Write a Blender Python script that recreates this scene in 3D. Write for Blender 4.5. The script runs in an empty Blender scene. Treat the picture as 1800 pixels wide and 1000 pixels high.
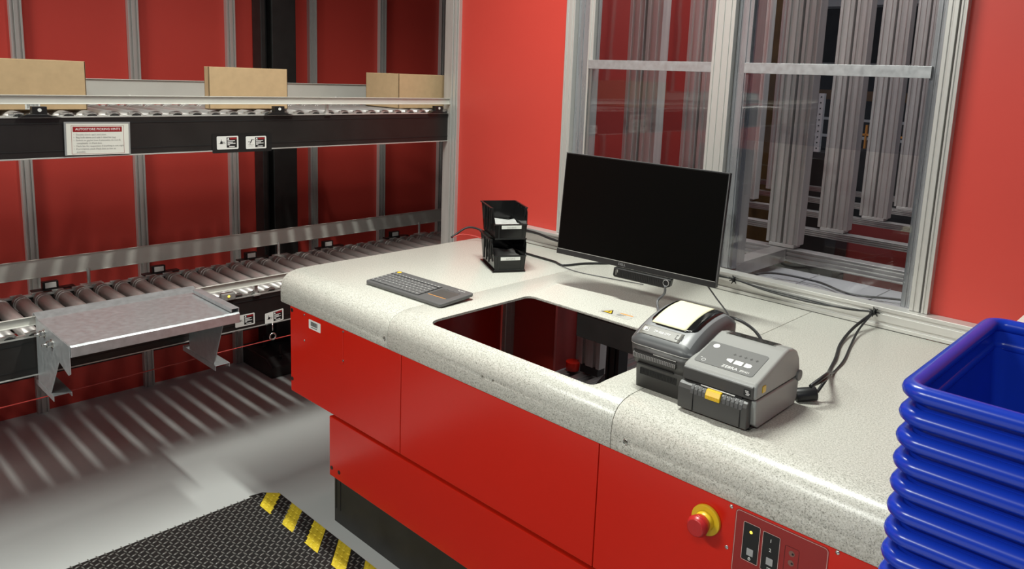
import bpy, bmesh, math, random
from mathutils import Vector, Matrix
random.seed(4)
C = bpy.context.scene.collection
SC = bpy.context.scene

# ------------------------------------------------------------------ camera
cd = bpy.data.cameras.new('camera'); cam = bpy.data.objects.new('camera', cd); C.objects.link(cam)
cd.sensor_width = 36.0; cd.lens = 27.0926; cd.shift_x = -0.00805; cd.shift_y = -0.07344
cd.clip_start = 0.02; cd.clip_end = 60
Rx, Ux, Bx = Vector((0.7199, 0.6930, 0.0387)), Vector((-0.1463, 0.0970, 0.9845)), Vector((0.6784, -0.7144, 0.1712))
cam.matrix_world = Matrix(((Rx.x, Ux.x, Bx.x, 0), (Rx.y, Ux.y, Bx.y, 0), (Rx.z, Ux.z, Bx.z, 1.46), (0, 0, 0, 1)))
SC.camera = cam
# ------------------------------------------------------------------ world, lights, exposure
W = bpy.data.worlds.new('world'); SC.world = W; W.use_nodes = True
W.node_tree.nodes['Background'].inputs[0].default_value = (0.80, 0.85, 1.0, 1)
W.node_tree.nodes['Background'].inputs[1].default_value = 0.075
SC.view_settings.view_transform = 'Standard'; SC.view_settings.look = 'None'
SC.view_settings.exposure = 0.13; SC.view_settings.gamma = 1.0
SC.view_settings.use_curve_mapping = False
def area(name, loc, target, sx, sy, power, col=(0.97, 1.0, 0.93), spread=180):
    l = bpy.data.lights.new(name, 'AREA'); l.shape = 'RECTANGLE'; l.size = sx; l.size_y = sy
    l.energy = power; l.color = col; l.spread = math.radians(spread)
    o = bpy.data.objects.new(name, l); C.objects.link(o); o.location = loc
    o.rotation_euler = (Vector(target) - Vector(loc)).to_track_quat('-Z', 'Y').to_euler() if abs(loc[0] - target[0]) + abs(loc[1] - target[1]) > 1e-6 else (0, 0, 0)
    return o
area('ceiling_strip_light', (-1.5, 1.46, 3.05), (-1.5, 1.46, 0), 0.9, 0.08, 33, spread=120)
area('ceiling_strip_light', (-1.9, -1.9, 3.1), (-1.9, -1.9, 0), 1.2, 0.14, 118)
area('ceiling_strip_light', (0.4, -1.3, 3.1), (0.4, -1.3, 0), 1.2, 0.14, 42)
area('grid_fill_light', (-1.25, 2.62, 3.4), (-1.25, 2.62, 0), 1.5, 0.25, 40, (0.96, 0.98, 1.0))  # added fill without a fixture, brightens the column fronts
area('grid_fill_light', (-1.2, 3.7, 3.5), (-1.2, 3.7, 0), 1.2, 1.2, 45, (0.95, 0.96, 1.0))  # second added fill, lifts the dark grid interior

# ------------------------------------------------------------------ materials
def lin(r, g, b):
    f = lambda c: (c / 255 / 12.92) if c / 255 <= 0.04045 else ((c / 255 + 0.055) / 1.055) ** 2.4
    return (f(r), f(g), f(b), 1)
def mat(name, col, rough=0.5, metal=0.0, noise=0.0, nscale=30, bump=0.0, spec=0.5, stretch=None, rvar=0.0, emit=None, alpha=None):
    m = bpy.data.materials.new(name); m.use_nodes = True
    nt = m.node_tree; b = nt.nodes['Principled BSDF']
    b.inputs['Base Color'].default_value = col; b.inputs['Roughness'].default_value = rough
    b.inputs['Metallic'].default_value = metal; b.inputs['Specular IOR Level'].default_value = spec
    if noise or bump or rvar:
        tc = nt.nodes.new('ShaderNodeTexCoord'); mp = nt.nodes.new('ShaderNodeMapping')
        if stretch: mp.inputs['Scale'].default_value = stretch
        n = nt.nodes.new('ShaderNodeTexNoise'); n.inputs['Scale'].default_value = nscale; n.inputs['Detail'].default_value = 5
        nt.links.new(tc.outputs['Object'], mp.inputs[0]); nt.links.new(mp.outputs[0], n.inputs['Vector'])
        if noise:
            r = nt.nodes.new('ShaderNodeValToRGB')
            r.color_ramp.elements[0].position = 0.3; r.color_ramp.elements[1].position = 0.7
            r.color_ramp.elements[0].color = (*[c * (1 - noise) for c in col[:3]], 1)
            r.color_ramp.elements[1].color = (*[min(1, c * (1 + noise)) for c in col[:3]], 1)
            nt.links.new(n.outputs['Fac'], r.inputs[0]); nt.links.new(r.outputs[0], b.inputs['Base Color'])
        if rvar:
            mr = nt.nodes.new('ShaderNodeMapRange'); mr.inputs[1].default_value = 0.3; mr.inputs[2].default_value = 0.7
            mr.inputs[3].default_value = max(0, rough - rvar); mr.inputs[4].default_value = rough + rvar
            nt.links.new(n.outputs['Fac'], mr.inputs[0]); nt.links.new(mr.outputs[0], b.inputs['Roughness'])
        if bump:
            bp = nt.nodes.new('ShaderNodeBump'); bp.inputs['Strength'].default_value = bump; bp.inputs['Distance'].default_value = 0.002
            nt.links.new(n.outputs['Fac'], bp.inputs['Height']); nt.links.new(bp.outputs[0], b.inputs['Normal'])
    if emit:
        b.inputs['Emission Color'].default_value = emit[0]; b.inputs['Emission Strength'].default_value = emit[1]
    return m
M = {}
M['red_wall'] = mat('red wall board', (0.58, 0.055, 0.040, 1), 0.42, noise=0.03, nscale=3)
M['red_panel'] = mat('red painted steel', (0.60, 0.016, 0.006, 1), 0.22, noise=0.02, nscale=4, bump=0.02)
M['alu'] = mat('anodised aluminium', (0.58, 0.57, 0.54, 1), 0.38, 0.45, noise=0.015, nscale=20, stretch=(1, 1, 0.1))
M['alu_mill'] = mat('mill finish aluminium', (0.50, 0.475, 0.445, 1), 0.36, 0.30, noise=0.12, nscale=9, stretch=(6, 6, 0.35), rvar=0.08)
M['channel'] = mat('bluish grey channel', (0.32, 0.325, 0.34, 1), 0.28, 0.5, noise=0.10, nscale=10, stretch=(5, 5, 0.4), rvar=0.06)
M['alu_beam'] = mat('aluminium beam', (0.46, 0.44, 0.42, 1), 0.34, 0.8, noise=0.1, nscale=20)
M['guard'] = mat('grey painted guard rail', (0.60, 0.59, 0.54, 1), 0.42, 0.1, noise=0.03, nscale=10)
M['galv'] = mat('galvanised steel', (0.46, 0.48, 0.49, 1), 0.36, 0.6, noise=0.10, nscale=55, rvar=0.06)
M['roller'] = mat('roller steel', (0.46, 0.43, 0.41, 1), 0.36, 0.45, noise=0.15, nscale=24, stretch=(0.2, 2, 2), rvar=0.08)
M['roller_cap'] = mat('roller end cap', (0.02, 0.02, 0.02, 1), 0.4)
M['chrome'] = mat('bright zinc', (0.7, 0.69, 0.66, 1), 0.2, 0.95)
M['black_rail'] = mat('black anodised side rail', (0.016, 0.014, 0.013, 1), 0.38, 0.0, noise=0.2, nscale=12)
M['black'] = mat('black plastic', (0.012, 0.012, 0.012, 1), 0.35)
M['black_gloss'] = mat('glossy black plastic', (0.008, 0.008, 0.008, 1), 0.13)
M['black_steel'] = mat('black painted steel', (0.018, 0.017, 0.016, 1), 0.5, noise=0.25, nscale=15)
M['cable'] = mat('black cable jacket', (0.012, 0.012, 0.013, 1), 0.42)
M['cable_grey'] = mat('grey cable jacket', (0.10, 0.10, 0.105, 1), 0.4)
M['card'] = mat('brown cardboard', (0.54, 0.38, 0.21, 1), 0.8, noise=0.05, nscale=40)
M['white'] = mat('white sticker', (0.78, 0.78, 0.74, 1), 0.35)
M['paper'] = mat('white paper', (0.74, 0.73, 0.66, 1), 0.5)
M['ink_red'] = mat('red ink', (0.28, 0.012, 0.015, 1), 0.4)
M['ink_grey'] = mat('grey print', (0.42, 0.41, 0.39, 1), 0.6)
M['ink_black'] = mat('black print', (0.01, 0.01, 0.01, 1), 0.5)
M['floor'] = mat('grey epoxy floor', (0.44, 0.45, 0.44, 1), 0.45, noise=0.04, nscale=2.5, rvar=0.06)
M['mat_black'] = mat('black rubber', (0.014, 0.013, 0.013, 1), 0.38)
M['mat_bump'] = mat('worn tread with painted highlight', (0.12, 0.115, 0.105, 1), 0.28)  # lighter than the mat: worn tread plus bump highlights put into the colour
M['mat_yellow'] = mat('yellow safety stripe', (0.62, 0.47, 0.03, 1), 0.45, noise=0.12, nscale=25)
M['yellow'] = mat('yellow plastic', (0.72, 0.48, 0.02, 1), 0.35)
M['gold'] = mat('yellow printer latch', (0.72, 0.46, 0.01, 1), 0.3)
M['red_button'] = mat('red mushroom button', (0.45, 0.02, 0.02, 1), 0.32)
M['dark_red_film'] = mat('dark red control film', (0.27, 0.022, 0.020, 1), 0.3)
M['outline'] = mat('pale outline print', (0.62, 0.42, 0.38, 1), 0.4)
M['button_grey'] = mat('grey key cap', (0.36, 0.36, 0.36, 1), 0.35)
M['led'] = mat('lit amber lamp', (0.9, 0.6, 0.05, 1), 0.3, emit=((1.0, 0.62, 0.05, 1), 2.5))
M['blue'] = mat('blue moulded plastic', (0.008, 0.040, 0.44, 1), 0.25, noise=0.04, nscale=6)
M['screen'] = mat('switched off screen', (0.0025, 0.0023, 0.002, 1), 0.28, spec=0.10)
M['kb'] = mat('dark grey plastic', (0.105, 0.105, 0.105, 1), 0.42)
M['kb_key'] = mat('grey keycaps', (0.15, 0.15, 0.15, 1), 0.38)
M['kb_print'] = mat('white key print', (0.65, 0.65, 0.62, 1), 0.5)
M['zd_grey'] = mat('light grey printer plastic', (0.30, 0.30, 0.285, 1), 0.36)
M['zd_panel'] = mat('mid grey control panel', (0.155, 0.155, 0.150, 1), 0.35)
M['gk_top'] = mat('grey printer lid', (0.21, 0.215, 0.22, 1), 0.36)
M['gk_body'] = mat('dark grey printer body', (0.060, 0.058, 0.055, 1), 0.42)
M['label_roll'] = mat('cream label roll', (0.80, 0.77, 0.52, 1), 0.6)
M['white_print'] = mat('white print', (0.85, 0.85, 0.82, 1), 0.4)
M['orange'] = mat('orange print', (0.85, 0.35, 0.05, 1), 0.4)
M['brown_board'] = mat('brown board', (0.15, 0.075, 0.022, 1), 0.6, noise=0.2, nscale=12)
M['dark'] = mat('dark backdrop', (0.02, 0.019, 0.018, 1), 0.7, noise=0.4, nscale=6)
M['pink'] = mat('red cable jacket', (0.5, 0.05, 0.04, 1), 0.4)
M['bag'] = mat('white plastic bags', (0.62, 0.62, 0.60, 1), 0.25, noise=0.15, nscale=40, bump=0.6)
M['white_steel'] = mat('white painted steel', (0.6, 0.6, 0.6, 1), 0.4)
M['concrete'] = mat('grey floor tile', (0.30, 0.30, 0.30, 1), 0.35, noise=0.1, nscale=5)

def counter_mat():
    m = bpy.data.materials.new('speckled solid surface'); m.use_nodes = True
    nt = m.node_tree; b = nt.nodes['Principled BSDF']; b.inputs['Roughness'].default_value = 0.30
    tc = nt.nodes.new('ShaderNodeTexCoord')
    def ramp(node_out, pos, cols):
        r = nt.nodes.new('ShaderNodeValToRGB'); r.color_ramp.interpolation = 'LINEAR'
        while len(r.color_ramp.elements) < len(pos): r.color_ramp.elements.new(0.5)
        for e, p, c in zip(r.color_ramp.elements, pos, cols): e.position = p; e.color = (*c, 1)
        nt.links.new(node_out, r.inputs[0]); return r
    n = nt.nodes.new('ShaderNodeTexNoise'); n.inputs['Scale'].default_value = 430; n.inputs['Detail'].default_value = 2
    nt.links.new(tc.outputs['Object'], n.inputs['Vector'])
    r = ramp(n.outputs['Fac'], (0.30, 0.44, 0.60), ((0.24, 0.235, 0.205), (0.58, 0.57, 0.515), (0.68, 0.67, 0.61)))
    v = nt.nodes.new('ShaderNodeTexVoronoi'); v.inputs['Scale'].default_value = 480
    nt.links.new(tc.outputs['Object'], v.inputs['Vector'])
    r2 = ramp(v.outputs['Distance'], (0.05, 0.22), ((0.42, 0.42, 0.40), (1, 1, 1)))
    mx = nt.nodes.new('ShaderNodeMix'); mx.data_type = 'RGBA'; mx.blend_type = 'MULTIPLY'; mx.inputs[0].default_value = 0.8
    nt.links.new(r.outputs[0], mx.inputs[6]); nt.links.new(r2.outputs[0], mx.inputs[7])
    n3 = nt.nodes.new('ShaderNodeTexNoise'); n3.inputs['Scale'].default_value = 230; n3.inputs['Detail'].default_value = 3
    nt.links.new(tc.outputs['Object'], n3.inputs['Vector'])
    r3 = ramp(n3.outputs['Fac'], (0.36, 0.62), ((0.80, 0.80, 0.78), (1.0, 1.0, 1.0)))
    mx2 = nt.nodes.new('ShaderNodeMix'); mx2.data_type = 'RGBA'; mx2.blend_type = 'MULTIPLY'; mx2.inputs[0].default_value = 1.0
    nt.links.new(mx.outputs[2], mx2.inputs[6]); nt.links.new(r3.outputs[0], mx2.inputs[7])
    nt.links.new(mx2.outputs[2], b.inputs['Base Color'])
    return m
M['counter'] = counter_mat()

def glass_mat(name, tint, refl):
    m = bpy.data.materials.new(name); m.use_nodes = True; nt = m.node_tree; nt.nodes.clear()
    out = nt.nodes.new('ShaderNodeOutputMaterial'); t = nt.nodes.new('ShaderNodeBsdfTransparent'); t.inputs[0].default_value = tint
    g = nt.nodes.new('ShaderNodeBsdfGlossy'); g.inputs['Roughness'].default_value = 0.02
    lw = nt.nodes.new('ShaderNodeFresnel'); lw.inputs[0].default_value = refl
    mx = nt.nodes.new('ShaderNodeMixShader')
    tc = nt.nodes.new('ShaderNodeTexCoord'); n = nt.nodes.new('ShaderNodeTexNoise'); n.inputs['Scale'].default_value = 3
    bp = nt.nodes.new('ShaderNodeBump'); bp.inputs['Strength'].default_value = 0.06; bp.inputs['Distance'].default_value = 0.01
    nt.links.new(tc.outputs['Object'], n.inputs['Vector']); nt.links.new(n.outputs['Fac'], bp.inputs['Height'])
    nt.links.new(bp.outputs[0], g.inputs['Normal'])
    nt.links.new(lw.outputs[0], mx.inputs[0]); nt.links.new(t.outputs[0], mx.inputs[1]); nt.links.new(g.outputs[0], mx.inputs[2])
    nt.links.new(mx.outputs[0], out.inputs[0]); return m
M['acrylic'] = glass_mat('clear acrylic', (0.93, 0.94, 0.95, 1), 1.46)
M['smoke'] = glass_mat('clear printer window', (0.75, 0.75, 0.74, 1), 1.5)

# ------------------------------------------------------------------ mesh helpers
class MB:
    def __init__(s): s.bm = bmesh.new(); s.mi = 0
    def _tag(s, faces):
        for f in faces: f.material_index = s.mi
    def box(s, x0, x1, y0, y1, z0, z1, mi=0):
        v = [s.bm.verts.new((x, y, z)) for x in (x0, x1) for y in (y0, y1) for z in (z0, z1)]
        fs = [s.bm.faces.new([v[i] for i in q]) for q in ((0, 1, 3, 2), (4, 6, 7, 5), (0, 4, 5, 1), (2, 3, 7, 6), (0, 2, 6, 4), (1, 5, 7, 3))]
        for f in fs: f.material_index = mi
        return v
    def prism(s, pts, axis, a, b, mi=0):
        """pts: 2D outline; axis 'x': (y,z) 'y': (x,z) 'z': (x,y); extruded from a to b"""
        def P(p, t): return {'x': (t, p[0], p[1]), 'y': (p[0], t, p[1]), 'z': (p[0], p[1], t)}[axis]
        A = [s.bm.verts.new(P(p, a)) for p in pts]; B = [s.bm.verts.new(P(p, b)) for p in pts]
        n = len(pts); fs = [s.bm.faces.new(A[::-1]), s.bm.faces.new(B)]
        for i in range(n): fs.append(s.bm.faces.new((A[i], A[(i + 1) % n], B[(i + 1) % n], B[i])))
        for f in fs: f.material_index = mi
        return A + B
    def strip(s, pts, axis, a, b, th, mi=0):
        """bent sheet: open polyline of 2D points given thickness th (offset along the normal), extruded"""
        off = []
        for i, p in enumerate(pts):
            p = Vector(p)
            d1 = (p - Vector(pts[i - 1])).normalized() if i > 0 else None
            d2 = (Vector(pts[i + 1]) - p).normalized() if i < len(pts) - 1 else None
            d = ((d1 or d2) + (d2 or d1)).normalized(); n = Vector((-d.y, d.x))
            k = 1.0
            if d1 and d2: k = 1 / max(0.5, n.dot(Vector((-d1.y, d1.x))))
            off.append(tuple(p + n * th * k))
        return s.prism(list(pts) + off[::-1], axis, a, b, mi)
    def cyl(s, p0, p1, r, r2=None, n=20, mi=0):
        p0, p1 = Vector(p0), Vector(p1); r2 = r if r2 is None else r2
        z = (p1 - p0).normalized(); x = z.orthogonal().normalized(); y = z.cross(x)
        A = [s.bm.verts.new(p0 + (x * math.cos(t) + y * math.sin(t)) * r) for t in [2 * math.pi * i / n for i in range(n)]]
        B = [s.bm.verts.new(p1 + (x * math.cos(t) + y * math.sin(t)) * r2) for t in [2 * math.pi * i / n for i in range(n)]]
        fs = [s.bm.faces.new(A[::-1]), s.bm.faces.new(B)]
        for i in range(n):
            f = s.bm.faces.new((A[i], A[(i + 1) % n], B[(i + 1) % n], B[i])); f.smooth = True; fs.append(f)
        for f in fs: f.material_index = mi
        return A + B
    def sphere(s, c, r, sc=(1, 1, 1), n=12, mi=0):
        k = bmesh.ops.create_uvsphere(s.bm, u_segments=n, v_segments=max(6, n // 2), radius=r)['verts']
        for v in k: v.co = Vector((v.co.x * sc[0], v.co.y * sc[1], v.co.z * sc[2])) + Vector(c)
        for f in {f for v in k for f in v.link_faces}: f.smooth = True; f.material_index = mi
        return k
    def torus(s, c, R, r, axis='z', n=24, m=8, mi=0):
        g = []
        for i in range(n):
            t = 2 * math.pi * i / n; row = []
            for j in range(m):
                u = 2 * math.pi * j / m; a = (R + r * math.cos(u)) * math.cos(t); b = (R + r * math.cos(u)) * math.sin(t); h = r * math.sin(u)
                p = {'z': (a, b, h), 'x': (h, a, b), 'y': (a, h, b)}[axis]
                row.append(s.bm.verts.new(Vector(p) + Vector(c)))
            g.append(row)
        for i in range(n):
            for j in range(m):
                f = s.bm.faces.new((g[i][j], g[(i + 1) % n][j], g[(i + 1) % n][(j + 1) % m], g[i][(j + 1) % m])); f.smooth = True; f.material_index = mi
    def loft(s, rings, cap=True, mi=0, smooth=True):
        L = [[s.bm.verts.new(p) for p in r] for r in rings]; n = len(rings[0])
        for a, b in zip(L, L[1:]):
            for i in range(n):
                f = s.bm.faces.new((a[i], a[(i + 1) % n], b[(i + 1) % n], b[i])); f.smooth = smooth; f.material_index = mi
        if cap:
            for r in (L[0][::-1], L[-1]):
                f = s.bm.faces.new(r); f.material_index = mi
    def quad(s, pts, mi=0):
        f = s.bm.faces.new([s.bm.verts.new(p) for p in pts]); f.material_index = mi; return f
    def build(s, name, m, parent=None, bevel=0, seg=2, xf=None, angle=40, smooth=False):
        bmesh.ops.recalc_face_normals(s.bm, faces=s.bm.faces[:])
        me = bpy.data.meshes.new(name); s.bm.to_mesh(me); s.bm.free()
        for mm in (m if isinstance(m, (list, tuple)) else [m]): me.materials.append(mm)
        if smooth:
            for p in me.polygons: p.use_smooth = True
        o = bpy.data.objects.new(name, me); C.objects.link(o)
        if parent: o.parent = parent
        if xf is not None: o.matrix_local = xf
        if bevel:
            bv = o.modifiers.new('bevel', 'BEVEL'); bv.width = bevel; bv.segments = seg; bv.limit_method = 'ANGLE'
            bv.angle_limit = math.radians(angle); bv.harden_normals = False
        return o
def tag(o, label=None, cat=None, group=None, kind=None):
    if label: o['label'] = label
    if cat: o['category'] = cat
    if group: o['group'] = group
    if kind: o['kind'] = kind
    return o
def empty(name, loc=(0, 0, 0), rz=0.0, rot=None):
    o = bpy.data.objects.new(name, None); C.objects.link(o); o.location = loc
    o.rotation_euler = rot if rot else (0, 0, rz); o.empty_display_size = 0.05; return o
def struct(o): o['kind'] = 'structure'; return o
def copy_tree(o, parent=None):
    c = o.copy(); C.objects.link(c); c.parent = parent
    for ch in list(o.children): copy_tree(ch, c)
    return c
def text_mesh(body, size, extrude=0.0002, align='CENTER', spacing=1.0):
    cu = bpy.data.curves.new('lettering', 'FONT'); cu.body = body; cu.size = size; cu.extrude = extrude
    cu.align_x = align; cu.align_y = 'CENTER'; cu.space_character = spacing; cu.resolution_u = 2
    o = bpy.data.objects.new('lettering', cu); C.objects.link(o); bpy.context.view_layer.update()
    me = bpy.data.meshes.new_from_object(o.evaluated_get(bpy.context.evaluated_depsgraph_get()))
    bpy.data.objects.remove(o); bpy.data.curves.remove(cu); return me
def add_text(mb, body, size, M4, align='CENTER', mi=0, offset=0.0, spacing=1.0):
    """letters in the XY plane of M4"""
    me = text_mesh(body, size, align=align, spacing=spacing)
    if offset:
        pass
    k = len(mb.bm.verts); kf = len(mb.bm.faces); mb.bm.from_mesh(me)
    mb.bm.verts.ensure_lookup_table(); mb.bm.faces.ensure_lookup_table()
    for v in mb.bm.verts[k:]: v.co = M4 @ v.co
    for f in mb.bm.faces[kf:]: f.material_index = mi
    bpy.data.meshes.remove(me)
def frame(o, x, y):
    x = Vector(x).normalized(); y = Vector(y).normalized(); z = x.cross(y)
    return Matrix(((x.x, y.x, z.x, o[0]), (x.y, y.y, z.y, o[1]), (x.z, y.z, z.z, o[2]), (0, 0, 0, 1)))
def spline(pts, k=8):
    P = [Vector(p) for p in pts]; P = [2 * P[0] - P[1]] + P + [2 * P[-1] - P[-2]]; out = []
    for i in range(1, len(P) - 2):
        for j in range(k):
            t = j / k; a, b, c, d = P[i - 1:i + 3]
            out.append(0.5 * ((2 * b) + (c - a) * t + (2 * a - 5 * b + 4 * c - d) * t * t + (3 * b - a - 3 * c + d) * t ** 3))
    out.append(P[-2]); return out
def tube(mb, pts, r, k=8, n=8, mi=0, smooth=True):
    L = spline(pts, k) if smooth else [Vector(p) for p in pts]; rings = []; ref = Vector((0.13, 0.27, 0.95))
    for i, p in enumerate(L):
        d = (L[min(i + 1, len(L) - 1)] - L[max(i - 1, 0)]).normalized()
        x = d.cross(ref).normalized() if abs(d.dot(ref)) < 0.98 else d.orthogonal().normalized()
        y = d.cross(x); rings.append([p + (x * math.cos(2 * math.pi * j / n) + y * math.sin(2 * math.pi * j / n)) * r for j in range(n)])
    mb.loft(rings, mi=mi)
def rrect(x0, x1, y0, y1, r, n=5):
    out = []
    for cx, cy, a0 in ((x1 - r, y1 - r, 0), (x0 + r, y1 - r, 90), (x0 + r, y0 + r, 180), (x1 - r, y0 + r, 270)):
        for i in range(n + 1):
            a = math.radians(a0 + 90 * i / n); out.append((cx + r * math.cos(a), cy + r * math.sin(a)))
    return out
def slot_profile(w, d, slots=2, s=0.008, g=0.006):
    """cross-section of a slotted extrusion: u across (0..w), v depth (0..d); grooves on the front (v=0)"""
    pts = []; pitch = w / slots
    for i in range(slots):
        c = pitch * (i + 0.5)
        if i == 0: pts.append((0, 0))
        pts += [(c - s / 2, 0), (c - s / 2, g), (c + s / 2, g), (c + s / 2, 0)]
    pts += [(w, 0), (w, d), (0, d)]
    return pts

# ------------------------------------------------------------------ floor and walls
mb = MB(); mb.box(-3.56, 2.0, -2.5, 2.3, -0.1, 0)
struct(mb.build('floor', M['floor']))
mb = MB(); mb.box(-3.56, 1.0, 2.3, 9.0, -0.1, 0)
struct(mb.build('floor', M['concrete']))
mb = MB(); mb.box(-3.56, -3.505, -2.5, 3.4, 0, 3.4)
struct(mb.build('wall_left', M['red_wall']))
k = 1
for i in range(-8, 6):
    yc = 1.690 + i * 0.4265
    mb = MB(); pr = slot_profile(0.042, 0.03, 2, 0.007, 0.007)
    mb.prism([(-3.480 - v, yc - 0.021 + u) for u, v in pr], 'z', 0, 3.4)
    struct(mb.build('trim_%d' % k, M['alu'], bevel=0.0008)); k += 1
# low joint between the wall boards
mb = MB(); mb.box(-3.507, -3.503, -2.5, 3.4, 0.155, 0.160)
struct(mb.build('trim_%d' % k, M['black_steel'])); k += 1
# back wall beside the conveyors and beyond the window
mb = MB(); mb.box(-2.56, -1.93, 2.262, 2.275, 0.0, 3.4)
struct(mb.build('wall_back', M['red_wall']))
mb = MB(); mb.box(-0.584, 2.0, 2.262, 2.275, 0.0, 3.4)
struct(mb.build('wall_back', M['red_wall']))
# post at the end of the conveyors
mb = MB(); pr = slot_profile(0.045, 0.05, 2, 0.007, 0.008)
mb.prism([(-2.580 + u, 2.245 + v) for u, v in pr], 'z', 0, 3.4)
struct(mb.build('trim_%d' % k, M['alu'], bevel=0.001)); k += 1
mb = MB(); mb.box(-2.630, -2.581, 2.25, 2.30, 0, 3.4)
struct(mb.build('trim_%d' % k, M['alu_mill'], bevel=0.001)); k += 1

# ------------------------------------------------------------------ window wall
def window(n, xl, xr, zbot):
    w = empty('window_%d' % n, (0, 0, 0)); struct(w)
    return w
ZS = 0.862
w1 = empty('window_1', (-1.6, 2.25, ZS)); struct(w1)
w2 = empty('window_2', (-0.95, 2.25, ZS)); struct(w2)
def wpart(mb, name, m, p, bevel=0.001):
    bmesh.ops.translate(mb.bm, verts=mb.bm.verts[:], vec=-Vector(p.location))
    return mb.build(name, m, p, bevel=bevel)
def vpost(p, name, m, x0, x1, yf, d, slots=2, z0=ZS, z1=3.4):
    mb = MB(); pr = slot_profile(x1 - x0, d, slots, 0.005, 0.003)
    mb.prism([(x0 + u, yf + v) for u, v in pr], 'z', z0, z1); return wpart(mb, name, m, p)
vpost(w1, 'window_frame', M['alu'], -1.930, -1.888, 2.240, 0.05, 2)
vpost(w1, 'side_channel', M['channel'], -1.887, -1.832, 2.262, 0.03, 1)
vpost(w1, 'sash_stile', M['alu'], -1.831, -1.806, 2.255, 0.03, 1, ZS + 0.02, 3.4)
vpost(w1, 'window_frame', M['alu'], -1.307, -1.236, 2.240, 0.05, 3)
vpost(w2, 'side_channel', M['channel'], -1.235, -1.185, 2.262, 0.03, 2)
vpost(w2, 'side_channel', M['channel'], -0.662, -0.632, 2.262, 0.03, 1)
vpost(w2, 'window_frame', M['alu'], -0.632, -0.606, 2.240, 0.05, 1)
vpost(w2, 'window_frame', M['alu'], -0.600, -0.584, 2.236, 0.05, 1)
for p, xl, xr in ((w1, -1.822, -1.308), (w2, -1.196, -0.655)):
    mb = MB()   # folded transom: flat face with a thin return at the top
    mb.strip([(2.262, 1.526), (2.250, 1.526), (2.250, 1.494), (2.262, 1.494)], 'x', xl, xr, 0.002)
    wpart(mb, 'sash_bar', M['galv'], p, 0.0006)
    mb = MB(); mb.box(xl, xr, 2.254, 2.258, ZS + 0.005, 1.51); wpart(mb, 'lower_pane', M['acrylic'], p, 0)
    mb = MB(); mb.box(xl, xr, 2.272, 2.276, 1.285 if p is w2 else 1.50, 3.4); wpart(mb, 'upper_pane', M['acrylic'], p, 0)
# rail that closes the window wall on the countertop
mb = MB(); pr = [(2.213, 0.801), (2.213, 0.812), (2.219, 0.812), (2.219, 0.820), (2.213, 0.820), (2.213, 0.842), (2.219, 0.842), (2.219, 0.850), (2.213, 0.850), (2.213, 0.861), (2.260, 0.861), (2.260, 0.801)]
mb.prism(pr, 'x', -2.19, 2.0)
struct(mb.build('trim_%d' % k, M['alu'], bevel=0.001)); k += 1

# ------------------------------------------------------------------ things behind the window
def grid_column(x, y, zb, label, sx=1.0):
    t = empty('grid_column', (x, y, zb)); tag(t, label, 'column', 'aluminium grid columns behind the windows')
    for i, dx in enumerate((-0.034 * sx, 0.034 * sx)):
        mb = MB(); w = 0.058; pts = []
        # cross-shaped extrusion with corner channels
        a, b, c = w / 2, w / 2 - 0.005, 0.020
        pts = [(-a, -a), (-b, -a), (-b + 0.004, -c), (-c, -c), (-c, -a * 0.9), (c, -a * 0.9), (c, -c), (b - 0.004, -c), (b, -a), (a, -a), (a, a), (b, a), (b, c), (c, c), (c, a), (-c, a), (-c, c), (-b, c), (-b, a), (-a, a)]
        pts = [(-a, -a), (-a + 0.012, -a), (-a + 0.012, -c), (-0.006, -c), (-0.006, -a), (0.010, -a), (0.010, -c), (b, -c), (b, -a), (a, -a), (a, a), (-a, a)]
        mb.prism([(dx + u * sx, v) for u, v in pts], 'z', 0.0, 3.6 - zb)
        mb.build('extrusion', M['alu_mill'], t, bevel=0.0015)
    mb = MB(); mb.box(-0.05, 0.05, -0.03, 0.03, -0.012, 0.0); mb.build('foot', M['alu'], t, bevel=0.001)
    return t
ys = (2.36, 2.83, 3.31, 3.79, 4.27, 4.75)
names = ('first', 'second', 'third', 'fourth', 'fifth', 'sixth')
for nm, y in zip(names, ys):
    grid_column(-1.270, y, 0.862, 'paired aluminium upright behind the right window, %s from the glass in its row' % nm)
for nm, y in zip(names[:5], ys[:5]):
    grid_column(-1.965, y, 0.862, 'paired aluminium upright behind the left window, %s from the glass in its row' % nm, 1.36)
def hbeam(x0, x1, y0, y1, z0, z1, ax, label):
    mb = MB()
    h = z1 - z0
    if ax == 'x':
        pts = [(y0, z0), (y1, z0), (y1, z1), (y0, z1)]
        for f in (0.82, 0.5, 0.18): pts += [(y0, z0 + h * (f + 0.06)), (y0 + 0.006, z0 + h * (f + 0.06)), (y0 + 0.006, z0 + h * (f - 0.06)), (y0, z0 + h * (f - 0.06))]
        mb.prism(pts, 'x', x0, x1)
    else:
        mb.box(x0, x1, y0, y1, z0, z1)
    o = mb.build('grid_beam', M['alu_beam'], bevel=0.001); tag(o, label, 'beam', 'aluminium base beams of the grid'); return o
for nm, y in zip(('nearest the glass', 'second from the glass', 'third from the glass', 'fourth from the glass', 'farthest from the glass'), ys[1:]):
    hbeam(-2.36, 0.3, y - 0.045, y - 0.03 + 0.04, 0.80 if y < 3 else 0.82, 0.848, 'x', 'grooved crosswise aluminium beam low behind the windows, %s' % nm)
hbeam(-1.30, -1.24, 2.40, 2.784, 0.80, 0.848, 'y', 'short aluminium beam running from the glass to the first crosswise beam')
hbeam(-0.60, -0.54, 3.34, 4.7, 0.80, 0.848, 'y', 'aluminium beam running away from the glass at the right')
mb = MB(); mb.box(-2.41, -2.385, 2.30, 4.62, 0, 3.4)
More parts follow.
